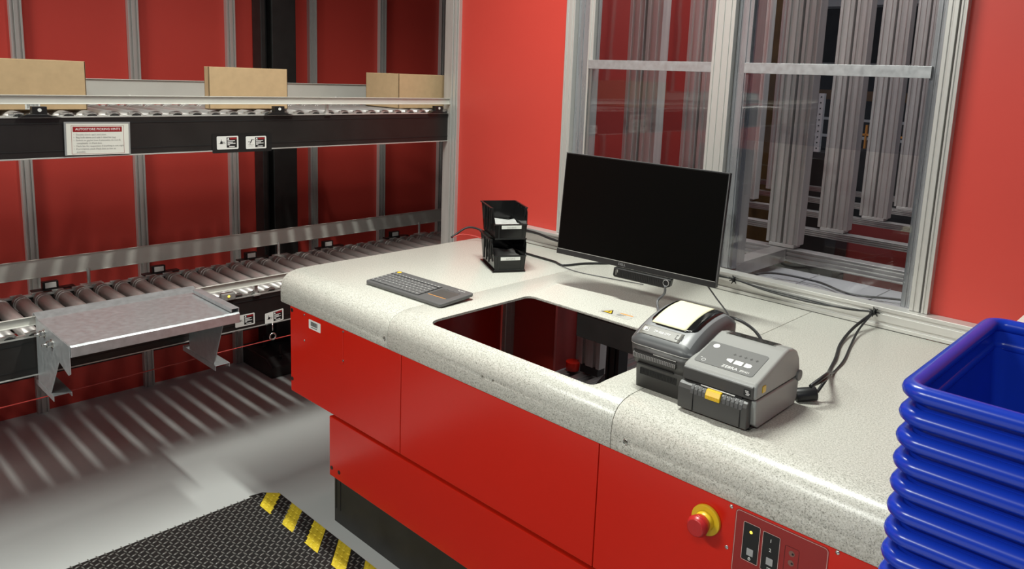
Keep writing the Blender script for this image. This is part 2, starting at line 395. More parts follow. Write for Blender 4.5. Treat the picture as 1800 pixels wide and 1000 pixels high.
struct(mb.build('wall_grid', mat('dimmed red board', (0.30, 0.028, 0.024, 1), 0.45)))  # wall red darkened: the dimmer light behind the glass is in its colour
mb = MB(); mb.box(-2.41, -2.385, 4.63, 5.3, 0, 3.4)
tag(mb.build('brown_panel', M['brown_board']), 'tall brown board far behind the right window', 'panel')
mb = MB(); mb.box(-2.384, -2.36, 2.44, 2.50, 0, 0.78); o = mb.build('upright_profile', M['alu']); tag(o, 'aluminium upright on the red board seen down through the counter opening, nearest one', 'profile', 'uprights on the board under the counter')
mb = MB(); mb.box(-2.384, -2.36, 2.97, 3.01, 0, 0.78); o = mb.build('upright_profile', M['alu']); tag(o, 'aluminium upright on the red board seen through the counter opening, farther one', 'profile', 'uprights on the board under the counter')
mb = MB(); mb.box(-2.384, -2.33, 2.51, 2.64, 0, 0.78); o = mb.build('steel_channel', M['black_steel']); tag(o, 'dark steel channel standing below the counter seen through the opening', 'channel')
# underside of the window wall level: low red boards and grey trays behind the glass
mb = MB(); mb.box(-2.36, 0.3, 5.25, 5.27, 0, 0.58); tag(mb.build('low_board', mat('shaded red board', (0.22, 0.02, 0.016, 1), 0.5)), 'low red board closing the space below the grid beams', 'board')  # red board darkened in colour to stand for dimness below the beams
mb = MB(); mb.box(-1.97, 0.3, 2.30, 2.77, 0.770, 0.778)
for xx in (-1.6, -1.35, -1.1, -0.85, -0.6): mb.box(xx, xx + 0.004, 2.30, 2.77, 0.778, 0.781)
tag(mb.build('floor_tray', M['concrete'], bevel=0.001), 'grey tiled tray just behind the right window', 'tray')
mb = MB(); tube(mb, [(-1.22, 2.33, 0.79), (-1.2, 2.55, 0.80), (-1.05, 2.62, 0.79), (-0.9, 2.55, 0.79), (-0.75, 2.62, 0.79), (-0.6, 2.58, 0.79)], 0.004)
tag(mb.build('loose_cable', M['cable']), 'dark cable lying on the grey tray behind the glass', 'cable')
# far warehouse
mb = MB(); mb.box(-7.0, 2.0, 9.0, 9.1, 0, 3.6); struct(mb.build('wall_far', M['dark']))
def simple(name, m, label, cat, boxes, group=None, bevel=0.002):
    mb = MB()
    for b in boxes: mb.box(*b)
    return tag(mb.build(name, m, bevel=bevel), label, cat, group)
mb = MB(); mb.box(-2.11, -2.075, 5.0, 5.03, 1.04, 1.42)
for i in range(10): mb.box(-2.097, -2.088, 4.998, 5.001, 1.06 + i * 0.037, 1.068 + i * 0.037, 1)
o = mb.build('perforated_upright', [M['white_steel'], M['ink_black']], None); tag(o, 'short white perforated upright with a row of black holes far behind the right window', 'upright')
simple('dark_machine', M['black_steel'], 'dark machine block under the white perforated upright beyond the grid', 'machine', [(-2.3, -1.9, 5.0, 5.2, 0, 1.038)])
simple('dark_machine', M['black_steel'], 'long dark machine body low in the warehouse in front of the orange cart', 'machine', [(-2.2, -1.3, 5.45, 5.55, 0, 1.05)])
simple('overhead_duct', M['white_steel'], 'white horizontal duct high in the warehouse beyond the right window', 'duct', [(-3.6, 0.5, 7.0, 7.2, 2.17, 2.24)])
simple('overhead_beam', M['alu_beam'], 'grey horizontal beam below the white duct in the warehouse', 'beam', [(-3.6, 0.5, 7.0, 7.1, 1.62, 1.68)])
simple('storage_board', M['brown_board'], 'brown shelf board across the warehouse beyond the grid', 'shelf', [(-3.6, 0.5, 6.6, 6.65, 1.36, 1.44)])
simple('machine_frame', M['white_steel'], 'pale machine frame low in the warehouse beyond the grid', 'machine', [(-3.2, 0.5, 5.6, 5.7, 0.86, 0.92), (-3.2, 0.5, 6.3, 6.35, 1.20, 1.22), (-3.2, 0.5, 6.0, 6.05, 1.08, 1.10)])
simple('hand_cart', M['orange'], 'small orange cart frame far in the warehouse', 'cart', [(-2.25, -1.6, 5.85, 5.88, 1.12, 1.135), (-2.1, -2.09, 5.85, 5.88, 0.0, 1.2), (-1.9, -1.89, 5.85, 5.88, 0.0, 1.2)])
t = empty('bulkhead_lamp', (-1.98, 5.4, 1.95)); tag(t, 'small bright lamp shining high behind the right window', 'lamp')
mb = MB(); mb.sphere((0, 0, 0), 0.016); mb.build('bulb', mat('lit bulb', (1, 1, 1, 1), 0.3, emit=((1, 0.97, 0.9, 1), 8)), t)
mb = MB(); mb.cyl((0, 0, 0.012), (0, 0, 0.30), 0.004); mb.build('cord', M['white_steel'], t)

# ------------------------------------------------------------------ countertop
ZC = 0.80
prof = [(2.212, 0.793), (2.212, ZC), (1.347, ZC), (1.315, 0.7995), (1.295, 0.798), (1.275, 0.7935), (1.259, 0.786), (1.248, 0.775), (1.241, 0.761), (1.2375, 0.745), (1.2365, 0.730), (1.2365, 0.700), (1.239, 0.696), (1.243, 0.695), (1.247, 0.697), (1.247, 0.730), (1.250, 0.756), (1.260, 0.775), (1.277, 0.7865), (1.31, 0.793)]
top = empty('countertop', (-1.67, 1.24, 0.70)); tag(top, 'speckled light grey worktop with rounded front edge and a rectangular opening', 'worktop')
def top_section(x0, x1, hole=None, holes=()):
    mb = MB(); mb.prism(prof, 'x', x0, x1)
    bmesh.ops.translate(mb.bm, verts=mb.bm.verts[:], vec=-Vector(top.location))
    o = mb.build('section', M['counter'], top)
    cutters = []
    if hole:
        c = MB(); c.prism(rrect(hole[0], hole[1], hole[2], hole[3], 0.022, 6), 'z', 0.70, 0.9); cutters.append(c)
    for (hx, hz, r) in holes:
        c = MB(); c.cyl((hx, 1.20, hz), (hx, 1.30, hz), r, n=20); cutters.append(c)
    for c in cutters:
        bmesh.ops.translate(c.bm, verts=c.bm.verts[:], vec=-Vector(top.location))
        co = c.build('cut', M['counter'], top); bpy.context.view_layer.update()
        bo = o.modifiers.new('cut', 'BOOLEAN'); bo.operation = 'DIFFERENCE'; bo.object = co; bo.solver = 'EXACT'
        bpy.context.view_layer.update()
        me = bpy.data.meshes.new_from_object(o.evaluated_get(bpy.context.evaluated_depsgraph_get()))
        o.modifiers.clear(); o.data = me; bpy.data.objects.remove(co)
    bv = o.modifiers.new('bevel', 'BEVEL'); bv.width = 0.0018; bv.segments = 2; bv.limit_method = 'ANGLE'; bv.angle_limit = math.radians(50)
    for p in o.data.polygons: p.use_smooth = abs(p.normal.x) < 0.5
    sm = o.modifiers.new('edge', 'EDGE_SPLIT'); sm.split_angle = math.radians(35)
    return o
top_section(-2.245, -1.664, None, [(-1.675, 0.723, 0.0055)])
top_section(-1.6625, -0.889, (-1.537, -0.971, 1.281, 1.676), [(-1.279, 0.734, 0.0035), (-1.243, 0.735, 0.0035)])
top_section(-0.887, 0.35, None, [(-0.850, 0.725, 0.0055)])
for (hx, hz, r) in ((-1.675, 0.723, 0.0055), (-0.850, 0.725, 0.0055)):
    mb = MB(); mb.torus((hx, 1.2365, hz), r + 0.0006, 0.001, 'y')
    bmesh.ops.translate(mb.bm, verts=mb.bm.verts[:], vec=-Vector(top.location)); mb.build('hole_rim', M['chrome'], top)
# warning sticker beside the opening
t = empty('warning_sticker', (-1.250, 1.735, ZC), rz=math.radians(1)); tag(t, 'small triangular hazard sticker with text block beside the worktop opening', 'sticker')
mb = MB(); mb.prism(rrect(-0.052, 0.052, -0.024, 0.022, 0.003), 'z', 0.0002, 0.0006); mb.build('backing', mat('silver film', (0.52, 0.51, 0.47, 1), 0.35), t)
mb = MB(); mb.prism([(-0.046, -0.016), (-0.006, -0.016), (-0.026, 0.018)], 'z', 0.0006, 0.0009, 1); mb.prism([(-0.040, -0.0125), (-0.012, -0.0125), (-0.026, 0.0115)], 'z', 0.0009, 0.0011, 0); mb.box(-0.028, -0.024, -0.009, 0.003, 0.0011, 0.0012, 1)
mb.build('hazard_triangle', [M['yellow'], M['ink_black']], t)
mb = MB(); mb.box(0.004, 0.046, 0.008, 0.014, 0.0006, 0.0009); mb.build('band', M['orange'], t)
mb = MB()
for i in range(3): mb.box(0.004, 0.030 - 0.004 * i, 0.001 - i * 0.006, 0.0025 - i * 0.006, 0.0006, 0.0009)
mb.build('print', M['ink_black'], t)

# ------------------------------------------------------------------ cabinet under the worktop
cab = empty('workstation_cabinet', (-1.3, 1.25, 0)); tag(cab, 'red steel workstation cabinet with black plinth below the speckled worktop', 'cabinet')
def cpart(mb, name, m, bevel=0.0015, parent=None, label=None):
    bmesh.ops.translate(mb.bm, verts=mb.bm.verts[:], vec=-Vector(cab.location))
    o = mb.build(name, m, parent or cab, bevel=bevel)
    if label: o['label'] = label
    return o
for x0, x1 in ((-2.192, -1.607), (-1.6045, -0.9205), (-0.918, 0.35)):
    mb = MB(); mb.box(x0, x1, 1.241, 1.262, 0.404, 0.694)
    cpart(mb, 'upper_panel', M['red_panel'])
mb = MB(); mb.box(-2.012, 0.35, 1.272, 1.288, 0.164, 0.366); cpart(mb, 'lower_panel', M['red_panel'])
mb = MB(); mb.box(-2.004, 0.35, 1.285, 1.40, 0.0, 0.166); cpart(mb, 'plinth', M['black_steel'])
mb = MB(); mb.prism([(1.2625, 0.404), (1.2625, 0.694), (1.32, 0.694), (1.32, 0.791), (2.20, 0.791), (2.20, 0.0), (1.43, 0.0), (1.43, 0.404)], 'x', -2.19, -2.175); cpart(mb, 'side_panel', M['red_panel'])
mb = MB(); mb.box(-2.010, 0.35, 1.289, 1.295, 0.34, 0.404); mb.box(-2.175, 0.35, 1.263, 1.295, 0.4045, 0.412); cpart(mb, 'recess_shade_strip', mat('red with recess shade', (0.10, 0.010, 0.008, 1), 0.5))  # cabinet red darkened: shade of the gap put into the strip's colour
# access cover with barcode label and screws on the left panel
mb = MB(); mb.prism([(-2.083, 0.686), (-1.886, 0.686), (-1.886, 0.585), (-1.90, 0.578), (-1.94, 0.588), (-2.083, 0.598)], 'y', 1.2395, 1.2412)
cov = cpart(mb, 'access_cover', M['red_panel'], 0.0006)
for x, z in ((-2.104, 0.685), (-2.104, 0.600), (-1.885, 0.687), (-1.885, 0.596)):
    mb = MB(); mb.cyl((x, 1.2412, z), (x, 1.2385, z), 0.0035, 0.003, 12); cpart(mb, 'screw', M['chrome'], 0)
mb = MB(); mb.prism([(-2.076 + a, 0.649 + b) for a, b in rrect(0, 0.068, 0, 0.030, 0.003)], 'y', 1.2388, 1.2395)
bl = cpart(mb, 'asset_label', M['white'], 0, cov, 'white barcode label')
mb = MB(); x = -2.064
while x < -2.026:
    w = random.choice((0.0008, 0.0012, 0.0018)); mb.box(x, x + w, 1.2384, 1.2388, 0.660, 0.674); x += w + random.choice((0.0008, 0.0014))
mb.box(-2.062, -2.028, 1.2384, 1.2388, 0.6545, 0.6565)
cpart(mb, 'barcode', M['ink_black'], 0, cov)
for x, z in ((-2.180, 0.682), (-2.183, 0.447)):
    mb = MB(); mb.cyl((x, 1.2412, z), (x, 1.2395, z), 0.0065, n=16); cpart(mb, 'plug', M['black'], 0)
for x in (-1.999, -1.957):
    mb = MB(); mb.cyl((x, 1.2722, 0.193), (x, 1.2705, 0.193), 0.0065, n=16); cpart(mb, 'plug', M['black'], 0)
for x in (-1.995, -1.972):
    mb = MB(); mb.box(x, x + 0.004, 1.2838, 1.2852, 0.05, 0.155); cpart(mb, 'slot', M['ink_black'], 0)
# emergency stop
def ctorus(): pass
es = MB(); cx, cz = -0.655, 0.640
es.cyl((cx, 1.241, cz), (cx, 1.233, cz), 0.030, 0.030, 36); es.cyl((cx, 1.233, cz), (cx, 1.222, cz), 0.020, 0.017, 30)
col = cpart(es, 'emergency_stop_collar', M['yellow'], 0.0015, label='yellow ring of the emergency stop')
mb = MB(); mb.cyl((cx, 1.222, cz), (cx, 1.205, cz), 0.0175, 0.0215, 30); mb.cyl((cx, 1.205, cz), (cx, 1.196, cz), 0.0215, 0.0165, 30)
for i in range(3): mb.box(cx - 0.003 + i * 0.008, cx + i * 0.008, 1.1955, 1.20, cz - 0.004, cz + 0.006)
cpart(mb, 'emergency_stop_button', M['red_button'], 0.002, col, 'red mushroom push button')
# control film
mb = MB(); mb.prism([(a, b) for a, b in rrect(-0.598, -0.424, 0.560, 0.690, 0.008)], 'y', 1.2403, 1.2412)
film = cpart(mb, 'control_film', M['dark_red_film'], 0, label='dark red control film with pale outline')
def ring(mb, x0, x1, z0, z1, r, w, y0, y1):
    A = rrect(x0, x1, z0, z1, r); B = rrect(x0 + w, x1 - w, z0 + w, z1 - w, max(0.0005, r - w)); n = len(A)
    for i in range(n):
        j = (i + 1) % n
        a, b, c, d = A[i], A[j], B[j], B[i]
        if (Vector(a) - Vector(b)).length < 1e-6: continue
        mb.quad([(a[0], y0, a[1]), (b[0], y0, b[1]), (c[0], y0, c[1]), (d[0], y0, d[1])])
mb = MB(); ring(mb, -0.5965, -0.4255, 0.5615, 0.6885, 0.007, 0.0009, 1.2400, 0)
ring(mb, -0.580, -0.547, 0.596, 0.672, 0.003, 0.0009, 1.2390, 0); ring(mb, -0.542, -0.509, 0.594, 0.670, 0.003, 0.0009, 1.2390, 0)
cpart(mb, 'outline', M['outline'], 0, film)
for x0 in (-0.5795, -0.5415):
    mb = MB(); mb.prism(rrect(x0, x0 + 0.032, 0.597 if x0 < -0.56 else 0.595, 0.671 if x0 < -0.56 else 0.669, 0.003), 'y', 1.2394, 1.2402); cpart(mb, 'key_field', M['black'], 0, film)
    mb = MB(); mb.box(x0 + 0.010, x0 + 0.023, 1.2375, 1.2394, 0.609, 0.623); cpart(mb, 'key', M['button_grey'], 0.001, film)
mb = MB(); mb.sphere((-0.5645, 1.2393, 0.655), 0.0028, (1, 0.5, 1)); cpart(mb, 'status_lamp', M['led'], 0, film, 'lit amber status lamp')
XZ = lambda x, z, y=1.2390: frame((x, y, z), (1, 0, 0), (0, 0, 1))
mb = MB(); add_text(mb, '1', 0.009, XZ(-0.526, 0.656)); cpart(mb, 'key_symbol', M['white_print'], 0, film); mb = MB(); add_text(mb, '2', 0.009, XZ(-0.526, 0.638))
cpart(mb, 'key_symbol', M['white_print'], 0, film); mb = MB(); mb.torus((-0.5635, 1.2390, 0.6025), 0.0022, 0.0006, 'y', 12, 6); mb.box(-0.5642, -0.5628, 1.2388, 1.2393, 0.6035, 0.606); cpart(mb, 'key_symbol', M['white_print'], 0, film); mb = MB()
mb.box(-0.529, -0.522, 1.2388, 1.2393, 0.6025, 0.6035); mb.box(-0.529, -0.522, 1.2388, 1.2393, 0.5995, 0.6005); mb.box(-0.5225, -0.5215, 1.2388, 1.2393, 0.5995, 0.6035)
cpart(mb, 'key_symbol', M['white_print'], 0, film)
mb = MB(); ring(mb, -0.500, -0.474, 0.58, 0.662, 0.003, 0.0006, 1.2399, 0); cpart(mb, 'outline', M['ink_black'], 0, film)
for i in range(3):
    mb = MB(); z = 0.650 - i * 0.018; mb.cyl((-0.487, 1.2403, z), (-0.487, 1.2398, z), 0.0055, n=16); mb.cyl((-0.485, 1.2398, z), (-0.485, 1.2394, z), 0.002, n=10, mi=1)
    cpart(mb, 'socket', [mat('brown film', (0.20, 0.10, 0.08, 1), 0.5), M['ink_black']], 0, film)
for x, z in ((-0.608, 0.687), (-0.610, 0.603), (-0.411, 0.690), (-0.411, 0.58)):
    mb = MB(); mb.sphere((x, 1.2405, z), 0.0042, (1, 0.5, 1)); cpart(mb, 'screw', M['chrome'], 0)
# parts below the opening
simple('port_beam', M['black_steel'], 'dark steel beam below the back edge of the worktop opening', 'beam', [(-1.36, -0.3, 1.69, 1.72, 0.715, 0.792)])
t = empty('support_pillar', (-1.66, 2.32, 0.0)); tag(t, 'black aluminium pillar under the worktop seen through the opening', 'pillar')
mb = MB(); mb.prism([(u - 0.03, v - 0.03) for u, v in slot_profile(0.06, 0.06, 2, 0.008, 0.008)], 'z', 0.1, 0.60); mb.build('pillar', M['black_steel'], t, bevel=0.001)
mb = MB(); mb.box(-0.12, 0.10, -0.035, -0.03, 0.60, 0.65); mb.cyl((-0.1, -0.037, 0.625), (-0.1, -0.03, 0.625), 0.005, n=10, mi=1); mb.build('bracket', [M['alu_mill'], M['ink_black']], t, bevel=0.001)
mb = MB(); mb.box(-0.05, 0.05, -0.05, 0.05, 0.0, 0.1); mb.build('foot', M['black_steel'], t, bevel=0.003)

simple('upright_profile', M['alu'], 'aluminium upright against the inner side panel seen through the worktop opening', 'profile', [(-2.172, -2.150, 2.205, 2.235, 0.0, 0.79), (-2.172, -2.155, 2.24, 2.262, 0.0, 0.79)], 'uprights on the board under the counter')
simple('steel_channel', M['black_steel'], 'dark steel channel beside the aluminium upright at the back left of the opening', 'channel', [(-2.20, -2.165, 2.29, 2.41, 0.0, 0.79)])
t = empty('support_column', (-2.21, 2.88, 0.0)); tag(t, 'grooved aluminium column with red foot cup standing below the worktop opening', 'column')
mb = MB(); mb.prism([(u - 0.06, v - 0.03) for u, v in slot_profile(0.13, 0.06, 2, 0.02, 0.015)], 'z', 0.07, 0.84); mb.build('extrusion', M['alu_mill'], t, bevel=0.0015)
mb = MB(); mb.cyl((-0.085, -0.04, 0.03), (-0.085, -0.04, 0.075), 0.034, 0.036, 24); mb.build('foot_cup', M['red_panel'], t, bevel=0.003)
mb = MB(); mb.box(-0.05, 0.06, -0.028, 0.028, 0.03, 0.07); mb.build('foot', M['black_steel'], t, bevel=0.002)
for x0, x1, z1, lb in ((-2.34, -2.29, 0.028, 'nearest the red board'), (-2.27, -2.20, 0.022, 'middle one of the three'), (-2.17, -2.12, 0.030, 'farthest from the red board')):
    simple('floor_rail', M['alu_beam'], 'aluminium rail on the floor below the worktop opening, ' + lb, 'rail', [(x0, x1, 2.35, 4.2, 0.0, z1 - 0.008), (x0 + 0.012, x1 - 0.012, 2.35, 4.2, z1 - 0.008, z1)], 'floor rails below the opening')
t = empty('floor_device', (-2.07, 2.62, 0.0)); t.rotation_euler = (0, 0, math.radians(20)); tag(t, 'grey device with three round pads and a dark sloped plate, low below the opening', 'device')
mb = MB(); mb.box(-0.09, 0.09, -0.05, 0.05, 0.031, 0.075); mb.build('body', M['zd_panel'], t, bevel=0.004)
for i in range(3): mb = MB(); mb.cyl((-0.055 + i * 0.05, 0, 0.075), (-0.055 + i * 0.05, 0, 0.078), 0.018, n=20); mb.build('pad', M['kb'], t, bevel=0.001)
mb = MB(); mb.prism([(0.10, 0.031), (0.22, 0.031), (0.22, 0.05), (0.11, 0.14), (0.10, 0.14)], 'x', -0.1, 0.1); mb.bm.transform(Matrix.Rotation(math.radians(-90), 4, 'Z')) ; mb.build('sloped_plate', M['black_steel'], t, bevel=0.003)
# ------------------------------------------------------------------ conveyors
XN, XF = -2.60, -3.085     # near and far faces
def conveyor(zr, label, near_sensors, far_sensors, brk_near, brk_far, upper):
    """zr = top of side rail"""
    t = empty('roller_conveyor', (XN, 1.0, zr)); tag(t, label, 'conveyor')
    T = Vector(t.location)
    def part(mb, name, m, bevel=0.001, parent=None, lab=None):
        bmesh.ops.translate(mb.bm, verts=mb.bm.verts[:], vec=-T); o = mb.build(name, m, parent or t, bevel=bevel)
        if lab: o['label'] = lab
        return o
    y0, y1 = -1.6, 3.3
    h = 0.122
    for x, s in ((XN, 1), (XF, -1)):
        mb = MB(); mb.box(x - 0.016 * s if s > 0 else x, x if s > 0 else x + 0.016, y0, y1, zr - h, zr - 0.004)
        r = part(mb, 'side_rail', M['black_rail'])
        for z0, z1 in ((zr - 0.004, zr), (zr - h - 0.004, zr - h)):
            mb = MB(); a = x - 0.03 * s; b = x + 0.002 * s; mb.box(min(a, b), max(a, b), y0, y1, z0, z1); part(mb, 'rail_edge', M['alu'], 0.0005, r)
        if s > 0:
            mb = MB(); mb.box(x, x + 0.0012, y0, y1, zr - 0.022, zr - 0.018); mb.box(x, x + 0.0012, y0, y1, zr - h + 0.018, zr - h + 0.021); part(mb, 'rail_groove', M['ink_black'], 0, r)
    # rollers
    proto = None; i = 0; y = 0.0292 - 0.0652 * 18
    while y < 2.62:
        if y > -1.1:
            if proto is None:
                mb = MB(); mb.cyl((-0.445, 0, 0), (-0.012, 0, 0), 0.0245, n=22)
                for xg in (-0.395, -0.415): mb.torus((xg, 0, 0), 0.0248, 0.0022, 'x', 22, 6)
                proto = mb.build('roller', M['roller'], t)
                proto.location = (0, y - T.y, -0.0108)
                mb = MB(); mb.cyl((-0.013, 0, 0), (-0.006, 0, 0), 0.019, n=16); mb.build('bearing_cap', M['roller_cap'], proto); mb = MB(); mb.cyl((-0.452, 0, 0), (-0.444, 0, 0), 0.019, n=16); mb.build('bearing_cap', M['roller_cap'], proto)
            else:
                c = copy_tree(proto, t); c.location = (0, y - T.y, -0.0108)
        y += 0.0652
    # comb clips along both rails (roller seats)
    for x in (XN - 0.012, XF + 0.024):
        mb = MB(); y = 0.0; mb.box(x - 0.0055, x + 0.0055, 0.0, 2.6, zr, zr + 0.003)
        while y < 2.6:
            mb.box(x - 0.006, x + 0.006, y + 0.005, y + 0.042, zr + 0.002, zr + 0.010); y += 0.0652
        part(mb, 'roller_seat', M['alu'], 0.002)
    # guard rails
    gz = zr + 0.037
    mb = MB(); mb.strip([(XN + 0.012, gz + 0.027), (XN + 0.004, gz + 0.027), (XN + 0.004, gz), (XN + 0.014, gz)], 'y', y0, y1, 0.0022)
    g = part(mb, 'near_guard', M['guard'], 0.0008)
    mb = MB(); zf = zr + (0.052 if not upper else 0.035)
    mb.strip([(XF - 0.010, zf + 0.068), (XF - 0.018, zf + 0.068), (XF - 0.018, zf), (XF - 0.010, zf)], 'y', y0, y1, 0.0022)
    part(mb, 'far_guard', M['guard'], 0.0008)
    for y in brk_near:
        mb = MB(); mb.box(XN - 0.006, XN + 0.003, y - 0.006, y + 0.006, zr - 0.004, gz + 0.006); mb.box(XN - 0.014, XN + 0.010, y - 0.013, y + 0.013, zr - 0.004, zr + 0.003); part(mb, 'guard_bracket', M['alu'], 0.001)
    for y in brk_far:
        mb = MB(); mb.cyl((XF - 0.012, y, zr), (XF - 0.012, y, zf + 0.01), 0.006, n=14); mb.box(XF - 0.02, XF + 0.01, y - 0.03, y + 0.045, zr, zr + 0.006); part(mb, 'guard_bracket', M['alu'], 0.001)
    # sensors
    for y in near_sensors:
        mb = MB(); mb.prism([(a + y, b + zr + 0.004) for a, b in ((-0.055, -0.006), (0.06, -0.006), (0.03, 0.0), (0.02, 0.004), (-0.03, 0.004))], 'x', XN - 0.02, XN + 0.012)
        b = part(mb, 'sensor_bracket', M['black'], 0.001)
        mb = MB(); mb.box(XN - 0.012, XN + 0.012, y - 0.017, y + 0.022, zr + 0.008, zr + 0.030); part(mb, 'sensor', M['black'], 0.001, b)
        mb = MB(); mb.cyl((XN + 0.012, y + 0.002, zr + 0.020), (XN + 0.014, y + 0.002, zr + 0.020), 0.0052, n=16); part(mb, 'sensor_eye', M['white'], 0, b, 'round white sensor face')
    for y in far_sensors:
        mb = MB(); mb.box(XF - 0.02, XF + 0.012, y - 0.065, y + 0.075, zr + 0.004, zr + 0.010)
        b = part(mb, 'sensor_bracket', M['black_rail'], 0.001)
        mb = MB(); mb.box(XF - 0.018, XF + 0.002, y - 0.03, y + 0.022, zr + 0.010, zr + 0.036); part(mb, 'sensor', M['black'], 0.001, b)
        mb = MB(); mb.box(XF + 0.002, XF + 0.005, y - 0.022, y + 0.014, zr + 0.013, zr + 0.033); part(mb, 'reflector', M['white'], 0.001, b, 'white reflector block')
    return t, part
def warning_label(part, parent_t, y0, z0, w, h, tilt, lift, pict):
    """white sticker with black text panel; lies on the near rail face"""
    x = XN + 0.0012 + lift
    def P(u, v): return (y0 + u, z0 + v + tilt * u)
    mb = MB(); mb.prism([P(a, b) for a, b in rrect(0, w, 0, h, 0.004)], 'x', x, x + 0.0006)
    s = part(mb, 'warning_label', M['white'], 0, None, 'white warning label with black text block')
    mb = MB()
    def q(u0, u1, v0, v1, mi=0, d=0.0008): mb.prism([P(u0 * w, v0 * h), P(u1 * w, v0 * h), P(u1 * w, v1 * h), P(u0 * w, v1 * h)], 'x', x + 0.0006, x + d, mi)
    q(0.45, 0.93, 0.12, 0.90, 0, 0.0008)
    q(0.60, 0.92, 0.74, 0.88, 2, 0.0010)
    mb.prism([P(0.47 * w, 0.73 * h), P(0.58 * w, 0.73 * h), P(0.525 * w, 0.89 * h)], 'x', x + 0.0006, x + 0.0010, 1)
    for i, e in enumerate((0.83, 0.74, 0.86, 0.60)): q(0.49, e, 0.61 - i * 0.10, 0.66 - i * 0.10, 1, 0.0010)
    q(0.56, 0.82, 0.17, 0.23, 1, 0.0010)
    if pict == 0:
        mb.prism([P(0.14 * w, 0.42 * h), P(0.27 * w, 0.42 * h), P(0.25 * w, 0.62 * h), P(0.17 * w, 0.62 * h)], 'x', x + 0.0006, x + 0.0009, 0)
        q(0.19, 0.215, 0.6, 0.75); q(0.08, 0.40, 0.44, 0.46); q(0.2, 0.36, 0.53, 0.57)
    else:
        mb.prism([P(0.20 * w, 0.50 * h), P(0.24 * w, 0.46 * h), P(0.32 * w, 0.74 * h), P(0.27 * w, 0.76 * h)], 'x', x + 0.0006, x + 0.0009, 0)
        q(0.10, 0.2, 0.55, 0.59); q(0.19, 0.215, 0.35, 0.5); q(0.1, 0.4, 0.33, 0.345); q(0.3, 0.4, 0.72, 0.75); q(0.13, 0.35, 0.22, 0.24)
    part(mb, 'print', [M['ink_black'], M['white_print'], M['ink_red']], 0, s)
up, upart = conveyor(1.285, 'upper roller conveyor with black side rail, sign and cardboard boxes on it', (0.663, 1.431, 2.188), (), (1.638, 0.30), (1.10, 2.0), True)
lo, lpart = conveyor(0.622, 'lower roller conveyor with bare steel rollers and a galvanised tray at its front', (), (0.794, 1.176, 1.567, 1.951, 2.339), (1.333, 0.40), (0.921, 1.700, 2.50), False)
mb = MB(); mb.prism([(y, z) for y, z in rrect(1.183, 1.405, 1.153, 1.220, 0.004)], 'x', XN + 0.0012, XN + 0.0022); upart(mb, 'label_backing', M['black'], 0)
warning_label(upart, up, 1.199, 1.1655, 0.078, 0.046, 0.0, 0.0014, 0)
warning_label(upart, up, 1.305, 1.1635, 0.078, 0.045, 0.0, 0.0014, 1)
warning_label(lpart, lo, 1.249, 0.510, 0.076, 0.044, 0.0, 0.0002, 0)
warning_label(lpart, lo, 1.366, 0.495, 0.076, 0.045, 0.10, 0.0002, 0)
# small junction with lit lamp below the lower guard
mb = MB(); mb.box(XN - 0.004, XN + 0.022, 1.195, 1.245, 0.624, 0.650); jn = lpart(mb, 'photo_eye', mat('clear grey housing', (0.25, 0.24, 0.23, 1), 0.15), 0.003)
mb = MB(); mb.sphere((XN + 0.023, 1.218, 0.640), 0.004); lpart(mb, 'status_lamp', M['led'], 0, jn, 'lit amber lamp')
mb = MB(); mb.cyl((XN + 0.004, 1.395, 0.500), (XN + 0.004, 1.395, 0.468), 0.0022, n=8); mb.torus((XN + 0.004, 1.395, 0.446), 0.012, 0.003, 'x', 20, 8); lpart(mb, 'eye_bolt', M['chrome'], 0, None, 'bright steel eye bolt')
mb = MB(); tube(mb, [(XN + 0.004, -1.4, 0.405), (XN + 0.004, 0.5, 0.420), (XN + 0.004, 1.395, 0.434), (XN + 0.004, 2.2, 0.428)], 0.0018)
tag(mb.build('pull_cord', M['pink']), 'thin red pull cord running through the eye bolt under the lower conveyor', 'cord')

# sign on the upper conveyor
sg = empty('picking_hints_sign', (XN + 0.004, 0.821, 1.2155)); tag(sg, 'white paper sign with red heading in clear sleeve on the upper conveyor rail', 'sign')
sg.rotation_euler = (math.radians(-1.0), 0, 0)
YZ = lambda y, z, x: frame((x, y, z), (0, 1, 0), (0, 0, 1))
mb = MB(); mb.box(0, 0.0008, -0.088, 0.090, -0.049, 0.047); mb.build('paper', M['paper'], sg)
mb = MB(); ring(mb, 0, 0, 0, 0, 0, 0, 0, 0) if False else None
for b in ((-0.0745, 0.0755, 0.0405, 0.0412), (-0.0745, 0.0755, -0.0462, -0.0455), (-0.0745, -0.0738, -0.0462, 0.0412), (0.0748, 0.0755, -0.0462, 0.0412)): mb.box(0.0008, 0.0011, *b)
mb.build('border', M['ink_red'], sg)
mb = MB(); mb.box(0.0008, 0.0011, -0.070, 0.070, 0.0215, 0.0375); mb.build('heading_band', M['ink_red'], sg)
mb = MB(); add_text(mb, 'AUTOSTORE PICKING HINTS', 0.0098, YZ(0.001, 0.0295, 0.0013)); mb.build('heading', M['white_print'], sg)
mb = MB()
rows = ["\u2022  Double check qty's and sizes", "\u2022  Bag bulk items and add 1 label for bag", "\u2022  Switch to gaylor box if plannable do not fit", "    completely in iPack box", "\u2022  Mark bin for inspection if anything is not right", "\u2022  If prompted, pack iPack box as low as", "    possible."]
for i, r in enumerate(rows): add_text(mb, r, 0.0074, YZ(-0.069, 0.0135 - i * 0.0088, 0.0011), 'LEFT')
mb.build('body_text', M['ink_grey'], sg)
mb = MB()
for b in ((-0.0935, -0.088, -0.050, 0.052), (0.090, 0.0945, -0.050, 0.052), (-0.088, 0.090, 0.0472, 0.052)): mb.box(0.0, 0.0012, *b)
